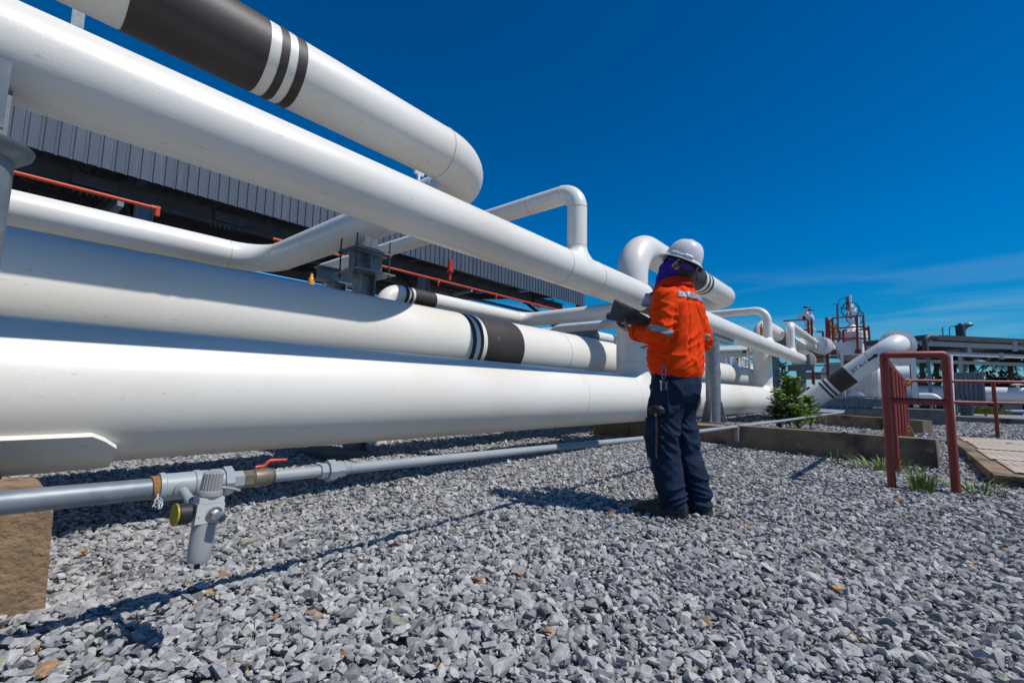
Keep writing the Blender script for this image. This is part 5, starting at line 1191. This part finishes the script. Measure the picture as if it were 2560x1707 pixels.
# white portal frame right of the big flange, far white pipes
t2 = thing('portal', 'white painted portal frame behind the tall red end frame', 'frame', (22, -.5, 0))
mb = MB(); rect(mb, 2274, 868, 2298, 1018, 22, .35); obj('post', mb, M['white_clean'], t2, smooth=False)
mb = MB(); rect(mb, 2205, 896, 2276, 906, 22.1, .3); obj('beam', mb, M['white_clean'], t2, smooth=False)
mb = MB(); bars(mb, [(2276, 905), (2230, 925)], .1, 22.2); obj('brace', mb, M['white_clean'], t2)
mb = MB(); rect(mb, 2212, 905, 2222, 1000, 23, .3); obj('post', mb, M['white_clean'], t2, smooth=False)
t2 = thing('far_pipeline', 'far white pipe on grey supports behind the corrugated panel', 'pipe', (34, -4, 0))
c0, c1 = P(2255, 979, X=33), P(2720, 992, X=33)
obj('pipe', MB().cyl(c0, c1, .36, seg=32), M['white_clean'], t2)
for px in (2490, 2522, 2546, 2580):
    c = P(px, 1000, X=33); obj('support', MB().bbox(33 - .1, 33 + .1, c.y - (.22 if px == 2522 else .1), c.y + (.22 if px == 2522 else .1), 0, c.z - .0), M['shed_col'], t2, smooth=False)
c = P(2545, 972, X=32.9)
obj('valve_wheel', MB().cyl(c + V((0, 0, -.2)), c + V((0, 0, .25)), .06, seg=10).lathe([(.22, 0), (.24, .03), (.05, .08)], c + V((0, 0, .18)), seg=18), M['white_clean'], t2)
obj('drain_line', MB().cyl(P(2440, 1026, X=32), P(2700, 1029, X=32), .05, seg=10), M['white_clean'], t2)
c0 = P(2298, 989, X=26)
tag(obj('bent_pipe', MB().sweep(arc_path([c0, P(2345, 989, X=26), P(2352, 1012, X=26)], .3, 8), .11, 20), M['white_clean'], origin=tuple(c0)), 'small white pipe bending down behind the red end frame', 'pipe')
c = P(2260, 945, X=21)
tag(obj('white_drum', MB().cyl(P(2225, 945, X=21), P(2275, 945, X=21), .42, seg=32), M['white_clean'], origin=tuple(c)), 'short fat white pipe end beside the white frame post', 'pipe')

# ------------------------------------------------------------------ canopy and clutter at the right
c0 = P(2320, 835, X=30); c1 = P(2560, 846, Z=c0.z); u = (c1 - c0).normalized(); vv = V((-u.y, u.x, 0)); vv = vv if vv.x > 0 else -vv
t = thing('canopy', 'grey flat canopy on pale steel posts at the right edge', 'canopy', (c0.x, c0.y, 0))
far_ = c0 + u * 16
obj('roof', MB().prism([c0 + V((0, 0, -.02)), far_ + V((0, 0, -.02)), far_ + V((0, 0, -.26)), c0 + V((0, 0, -.26))], vv * 9.5), M['canopy_roof'], t, smooth=False)
pl = c0 - u * .22
obj('bent_gutter', MB().sweep(arc_path([V((pl.x, pl.y, 2.75)), V((pl.x, pl.y, c0.z - .13)), c0 + u * .5 + V((0, 0, -.13))], .30, 8), .115, 12), M['canopy_roof'], t)
mb = MB(); b0 = c0 + vv * .35 + V((0, 0, -.42)); mb.bar(b0, b0 + u * 16, .12, .24); b0 = c0 + vv * 9.2 + V((0, 0, -.42)); mb.bar(b0, b0 + u * 16, .12, .2)
for k in range(3):
    a = c0 + u * (.3 + k * 5.8) + V((0, 0, -.34)); mb.bar(a + vv * .1, a + vv * 9.2, .1, .14)
obj('beams', mb, M['canopy_steel'], t, smooth=False)
d0 = c0 + u * .9; zb1, zb2 = P(2420, 882, X=31).z, P(2420, 897, X=31).z
obj('lower_beam', MB().bar(V((d0.x, d0.y, zb1)) + vv * .3, V((d0.x, d0.y, zb1)) + vv * .3 + u * 15, .14, .19), M['canopy_steel'], t, smooth=False)
obj('lower_beam', MB().bar(V((d0.x, d0.y, zb2)) + vv * 1.6 - u * 1.6, V((d0.x, d0.y, zb2)) + vv * 1.6 + u * 15, .14, .17), M['canopy_steel'], t, smooth=False)
for px in (2423, 2538):
    c = P(px, 870, X=30.7); obj('hanger', MB().bbox(c.x - .07, c.x + .07, c.y - .07, c.y + .07, zb1, c0.z - .45), M['canopy_steel'], t, smooth=False)
c = P(2504, 889, X=31.5); obj('hanger', MB().bbox(c.x - .07, c.x + .07, c.y - .07, c.y + .07, zb2, zb1), M['canopy_steel'], t, smooth=False)
for px, X_ in ((2324, 31), (2405, 31.6), (2640, 33)):
    c = P(px, 950, X=X_); obj('post', MB().bbox(X_ - .08, X_ + .08, c.y - .07, c.y + .07, 0, c0.z - (.3 if px != 2405 else 1.0)), M['canopy_steel'] if px != 2324 else M['shed_col'], t, smooth=False)
a_, b_ = P(2372, 888, X=20), P(2377, 1040, X=20)
tag(obj('pale_post', MB().cyl(V((20, b_.y, 0)), a_, .10, .09, seg=16), M['white_clean'], origin=(20, b_.y, 0)), 'slim pale post just right of the tall red end frame', 'post')
t = thing('street_lamp', 'street lamp with a bowl head on a slanting arm, above the canopy roof', 'lamp', (36, -3, 0))
c = P(2408, 838, X=36); hd = P(2420, 814, X=36); pm = P(2408, 900, X=36)
obj('pole', MB().cyl(V((36, pm.y, 0)), V((36, pm.y, c.z)), .09, seg=12), M['galv_dark'], t)
obj('arm', MB().cyl(V((36, pm.y, c.z)), hd, .05, seg=8), M['galv_dark'], t)
obj('lamp_head', MB().lathe([(0, .16), (.16, .14), (.25, .04), (.24, 0), (.14, -.07), (0, -.10)], hd, (0.05, .1, 1), 20), M['galv'], t)
t = thing('vent_stack', 'dark upright vent stack rising behind the canopy roof', 'stack', (34, -2.6, 0))
c = P(2400, 813, X=34); obj('stack', MB().lathe([(.20, -1.0), (.20, -.05), (.20, .0), (.08, .02), (.08, .10), (0, .10)], c, seg=20), M['steel_dark'], t)
mb = MB(); bars(mb, [(2392, 815), (2378, 816), (2374, 818), (2373, 850)], .02, 34); obj('wire', mb, M['bolt'], t)
a_ = P(2356, 818, X=34); tag(obj('antenna_rod', MB().cyl(a_, V((34, a_.y, 2.5)), .025, seg=8), M['bolt'], origin=tuple(a_)), 'thin antenna rod above the left end of the canopy', 'antenna')
t = thing('corrugated_panel', 'dark grey corrugated metal screen on thin legs, below the canopy', 'screen', (29, -2.5, 0))
a_, b_ = P(2374, 932, X=29), P(2464, 1030, X=29); mb = MB(); n_ = 7; wy = (b_.y - a_.y) / n_
for i in range(n_):
    y = a_.y + wy * i; mb.add([(29, y, b_.z), (29, y + wy * .8, b_.z), (29.06, y + wy * .84, b_.z), (29.06, y + wy, b_.z), (29, y, a_.z), (29, y + wy * .8, a_.z), (29.06, y + wy * .84, a_.z), (29.06, y + wy, a_.z)], [(0, 1, 5, 4), (1, 2, 6, 5), (2, 3, 7, 6)])
mb.bbox(29.07, 29.10, b_.y, a_.y, b_.z, a_.z)
obj('sheet', mb, M['panel_clad'], t, smooth=False)
mb = MB()
for z in (a_.z, b_.z + (a_.z - b_.z) * .5, b_.z): mb.bbox(28.94, 28.99, b_.y, a_.y, z - .025, z + .025)
for y in (a_.y, b_.y): mb.bbox(28.93, 29.03, y - .04, y + .04, 0, a_.z + .03)
obj('frame', mb, M['shed_col'], t, smooth=False)
t = thing('drain_funnel', 'dark drain funnel on a thin stand in front of the corrugated screen', 'funnel', (27, -2, 0))
c = P(2388, 985, X=27)
obj('funnel', MB().lathe([(.06, -.42), (.08, -.25), (.07, -.12), (.12, -.05), (.30, .25), (.32, .28), (.26, .28)], c, seg=20, close=False), M['steel_dark'], t)
obj('stand', MB().cyl(V((27, c.y, 0)), c + V((0, 0, -.2)), .05, seg=10).cyl(c + V((0, 0, -.3)), c + V((0, 0, -.22)), .16, seg=14), M['galv_dark'], t)
c = P(2418, 1042, X=27.5); tag(obj('waste_bin', MB().lathe([(.20, 0), (.25, .55), (.26, .60), (.12, .66), (0, .66)], (27.5, c.y, 0), seg=18).bar((27.5, c.y, .66), (27.5, c.y, .85), .06, .06), M['steel_dark'], origin=(27.5, c.y, 0)), 'small dark bin on the kerb before the corrugated screen', 'bin')
a_, b_ = P(2382, 1053, Z=0), P(2640, 1066, Z=0)
kz = V((0, 0, .17)); tag(obj('kerb', MB().prism([a_ + V((0, 1.5, 0)), b_, b_ + kz, a_ + V((0, 1.5, 0)) + kz], (1.2, 0, 0)), M['conc_dark'], origin=tuple(a_), smooth=False), 'low dark concrete kerb edging the gravel in front of the canopy', 'kerb')
for i, px in enumerate((2436, 2450, 2492)):
    c = P(px, 1046, X=28.2); tuft('grass_tuft', ('yellow-green grass clump under the left half of the corrugated screen', 'yellow-green grass clump under the right edge of the corrugated screen', 'leafy weed clump right of the corrugated screen')[i], (28.2, c.y, .10), 160, .42, .45, M['dry_grass'], lean=.8, w_=.02)

# ------------------------------------------------------------------ shrubs by the low wall
def shrub(name, label, base, h, width, nbr, m_=None, seed=0, cone=.75):
    rg_ = random.Random(seed); t = thing(name, label, 'shrub', base, 'shrubs behind the low wall'); lf = MB(); stm = MB(); b0 = V(base)
    stm.sweep([b0, b0 + V((.02, .02, h * .5)), b0 + V((.0, .03, h * .95))], [.014, .010, .004], 6)
    for i in range(nbr):
        f = (i + .5) / nbr; z = h * (.10 + .88 * f); a = i * 2.4 + rg_.uniform(-.4, .4); L_ = width * (1 - cone * f) * rg_.uniform(.6, 1.1) + .05
        s_ = b0 + V((.01, .02, z)); d = V((math.cos(a), math.sin(a), rg_.uniform(.6, 1.5))); d.normalize(); pts = [s_]
        for k in range(6): pts.append(pts[-1] + d * L_ / 6); d = (d + V((0, 0, -.13))).normalized()
        stm.sweep(pts, .003, 4, False)
        for k in range(1, 7):
            for sgn in (-1, 1):
                for rep in range(3):
                    p = pts[k].lerp(pts[k - 1], rg_.random()); sd_ = d.cross(V((0, 0, 1))).normalized() * sgn; n2 = (sd_ + d * rg_.uniform(.1, .8) + V((0, 0, rg_.uniform(-.35, .5)))).normalized()
                    ll = rg_.uniform(.035, .075); ww = n2.cross(V((rg_.uniform(-.5, .5), rg_.uniform(-.5, .5), 1))).normalized() * ll * .30
                    lf.add([p, p + n2 * ll * .5 + ww, p + n2 * ll, p + n2 * ll * .5 - ww], [(0, 1, 2, 3)])
    obj('foliage', lf, m_ or M['leaf'], t, smooth=False); obj('stem', stm, M['bark'], t)
def gb(px, py=1072): p = P(px, py, Z=0.0); return (p.x, p.y, 0)
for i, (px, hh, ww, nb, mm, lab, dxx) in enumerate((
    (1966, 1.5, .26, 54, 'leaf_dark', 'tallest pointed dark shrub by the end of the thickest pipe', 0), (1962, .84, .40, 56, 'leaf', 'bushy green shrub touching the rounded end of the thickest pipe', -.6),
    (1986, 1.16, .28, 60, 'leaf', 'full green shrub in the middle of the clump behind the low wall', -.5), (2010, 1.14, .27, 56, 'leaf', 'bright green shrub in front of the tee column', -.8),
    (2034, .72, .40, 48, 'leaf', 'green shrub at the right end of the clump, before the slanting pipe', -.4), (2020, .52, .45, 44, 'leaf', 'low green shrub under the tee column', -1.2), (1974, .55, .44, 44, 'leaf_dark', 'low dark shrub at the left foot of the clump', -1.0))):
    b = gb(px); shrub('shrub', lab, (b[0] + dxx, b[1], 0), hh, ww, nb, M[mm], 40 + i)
b = P(1868, 962, X=17); shrub('shrub', 'green shrub glimpsed between the drain rod and the second riser', (17, b.y, 0), 2.1, .9, 50, M['leaf'], 77, .5)

# ------------------------------------------------------------------ palms, hedge and wires far behind
def palm(label, base, h, n_, fl, seed, lean=0):
    rg_ = random.Random(seed); t = thing('palm_tree', label, 'palm', base, 'palms beyond the yard'); b0 = V(base); tr = MB(); fr = MB()
    tp = b0 + V((lean, lean * .5, h)); tr.sweep([b0, b0.lerp(tp, .5) + V((.05, 0, 0)), tp], [.17, .13, .10], 10)
    for i in range(n_):
        a = 2 * math.pi * i / n_ * 3.3 + rg_.uniform(-.3, .3); el_ = rg_.uniform(-.1, 1.1); d = V((math.cos(a) * math.cos(el_), math.sin(a) * math.cos(el_), math.sin(el_))); pts = [tp]
        for k in range(9): pts.append(pts[-1] + d * fl / 9); d = (d + V((0, 0, -.22))).normalized()
        fr.sweep(pts, .018, 4, False)
        for k in range(1, 10):
            for rep in range(3):
                p = pts[k].lerp(pts[k - 1], rep / 3); dd = (pts[k] - pts[k - 1]).normalized()
                for sgn in (-1, 1):
                    sd_ = dd.cross(V((0, 0, 1))).normalized() * sgn; n2 = (sd_ * .8 + dd * .6 + V((0, 0, -rg_.uniform(.2, .9)))).normalized(); ll = fl * .28 * (1 - .55 * abs(k / 9 - .4)); ww = dd * .03
                    fr.add([p - ww, p + ww, p + n2 * ll], [(0, 1, 2)])
    obj('crown', fr, M['palm'], t, smooth=False); obj('trunk', tr, M['bark'], t)
for px, py, X_, nn, fl, lab, sd_ in ((2525, 903, 40, 12, 1.8, 'drooping palm beyond the corrugated screen, left of two at the right edge', 1), (2562, 880, 42, 14, 2.0, 'palm cut by the right edge of the picture', 2), (2302, 888, 38, 11, 1.7, 'palm between the white frame post and the canopy post', 3),
    (2338, 885, 42, 11, 1.7, 'palm just right of the first canopy post', 4), (2384, 890, 44, 11, 1.7, 'palm seen behind the slim pale post', 5), (2425, 893, 46, 10, 1.6, 'palm behind the lower canopy beams', 6), (2270, 905, 44, 11, 1.8, 'palm under the big flanged elbow', 7)):
    c = P(px, py, X=X_); palm(lab, (X_, c.y, 0), c.z, nn, fl, sd_)
def leafmass(mb, c, r3, n_, s_, rg_):
    for i in range(n_):
        while True:
            p = V((rg_.uniform(-1, 1), rg_.uniform(-1, 1), rg_.uniform(-1, 1)))
            if .35 < p.length < 1: break
        p = V((c[0] + p.x * r3[0], c[1] + p.y * r3[1], c[2] + p.z * r3[2])); a = V((rg_.uniform(-1, 1), rg_.uniform(-1, 1), rg_.uniform(-1, 1))).normalized(); b_ = a.cross(V((rg_.uniform(-1, 1), .3, 1))).normalized(); k = s_ * rg_.uniform(.6, 1.3)
        mb.add([p - a * k, p + b_ * k * .5, p + a * k, p - b_ * k * .5], [(0, 1, 2, 3)])
rg_ = random.Random(5); hm = MB()
for i in range(70):
    an = R(-42 + i * 1.25); d_ = rg_.uniform(62, 80); x, y = d_ * math.cos(an + R(40) * 0 ), d_ * math.sin(an); r_ = rg_.uniform(1.2, 2.1)
    leafmass(hm, (x, y, r_ * .55), (r_, r_, r_ * rg_.uniform(.7, 1.0)), 330, .42, rg_)
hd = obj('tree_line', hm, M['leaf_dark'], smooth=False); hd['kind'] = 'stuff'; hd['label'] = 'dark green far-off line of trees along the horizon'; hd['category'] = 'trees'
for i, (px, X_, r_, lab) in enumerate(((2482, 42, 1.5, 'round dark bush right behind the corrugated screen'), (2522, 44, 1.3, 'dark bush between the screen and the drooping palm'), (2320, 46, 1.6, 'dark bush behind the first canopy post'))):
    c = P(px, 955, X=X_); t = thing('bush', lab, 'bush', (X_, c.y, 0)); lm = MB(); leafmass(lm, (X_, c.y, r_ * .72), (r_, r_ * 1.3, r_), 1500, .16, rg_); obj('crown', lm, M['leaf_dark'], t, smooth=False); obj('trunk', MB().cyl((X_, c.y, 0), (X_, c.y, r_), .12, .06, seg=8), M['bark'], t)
for i, py in enumerate((886, 891, 912, 914, 919)):
    a_, b_ = P(2415, py, X=70), P(2640, py + 4 + i, X=70)
    tag(obj('power_line', MB().cyl(a_ + (a_ - b_), b_, .018 + .006 * (i % 2), seg=6), M['bolt'], origin=tuple(a_)), 'thin dark power lines crossing the sky under the canopy', 'wire', 'power lines under the canopy')
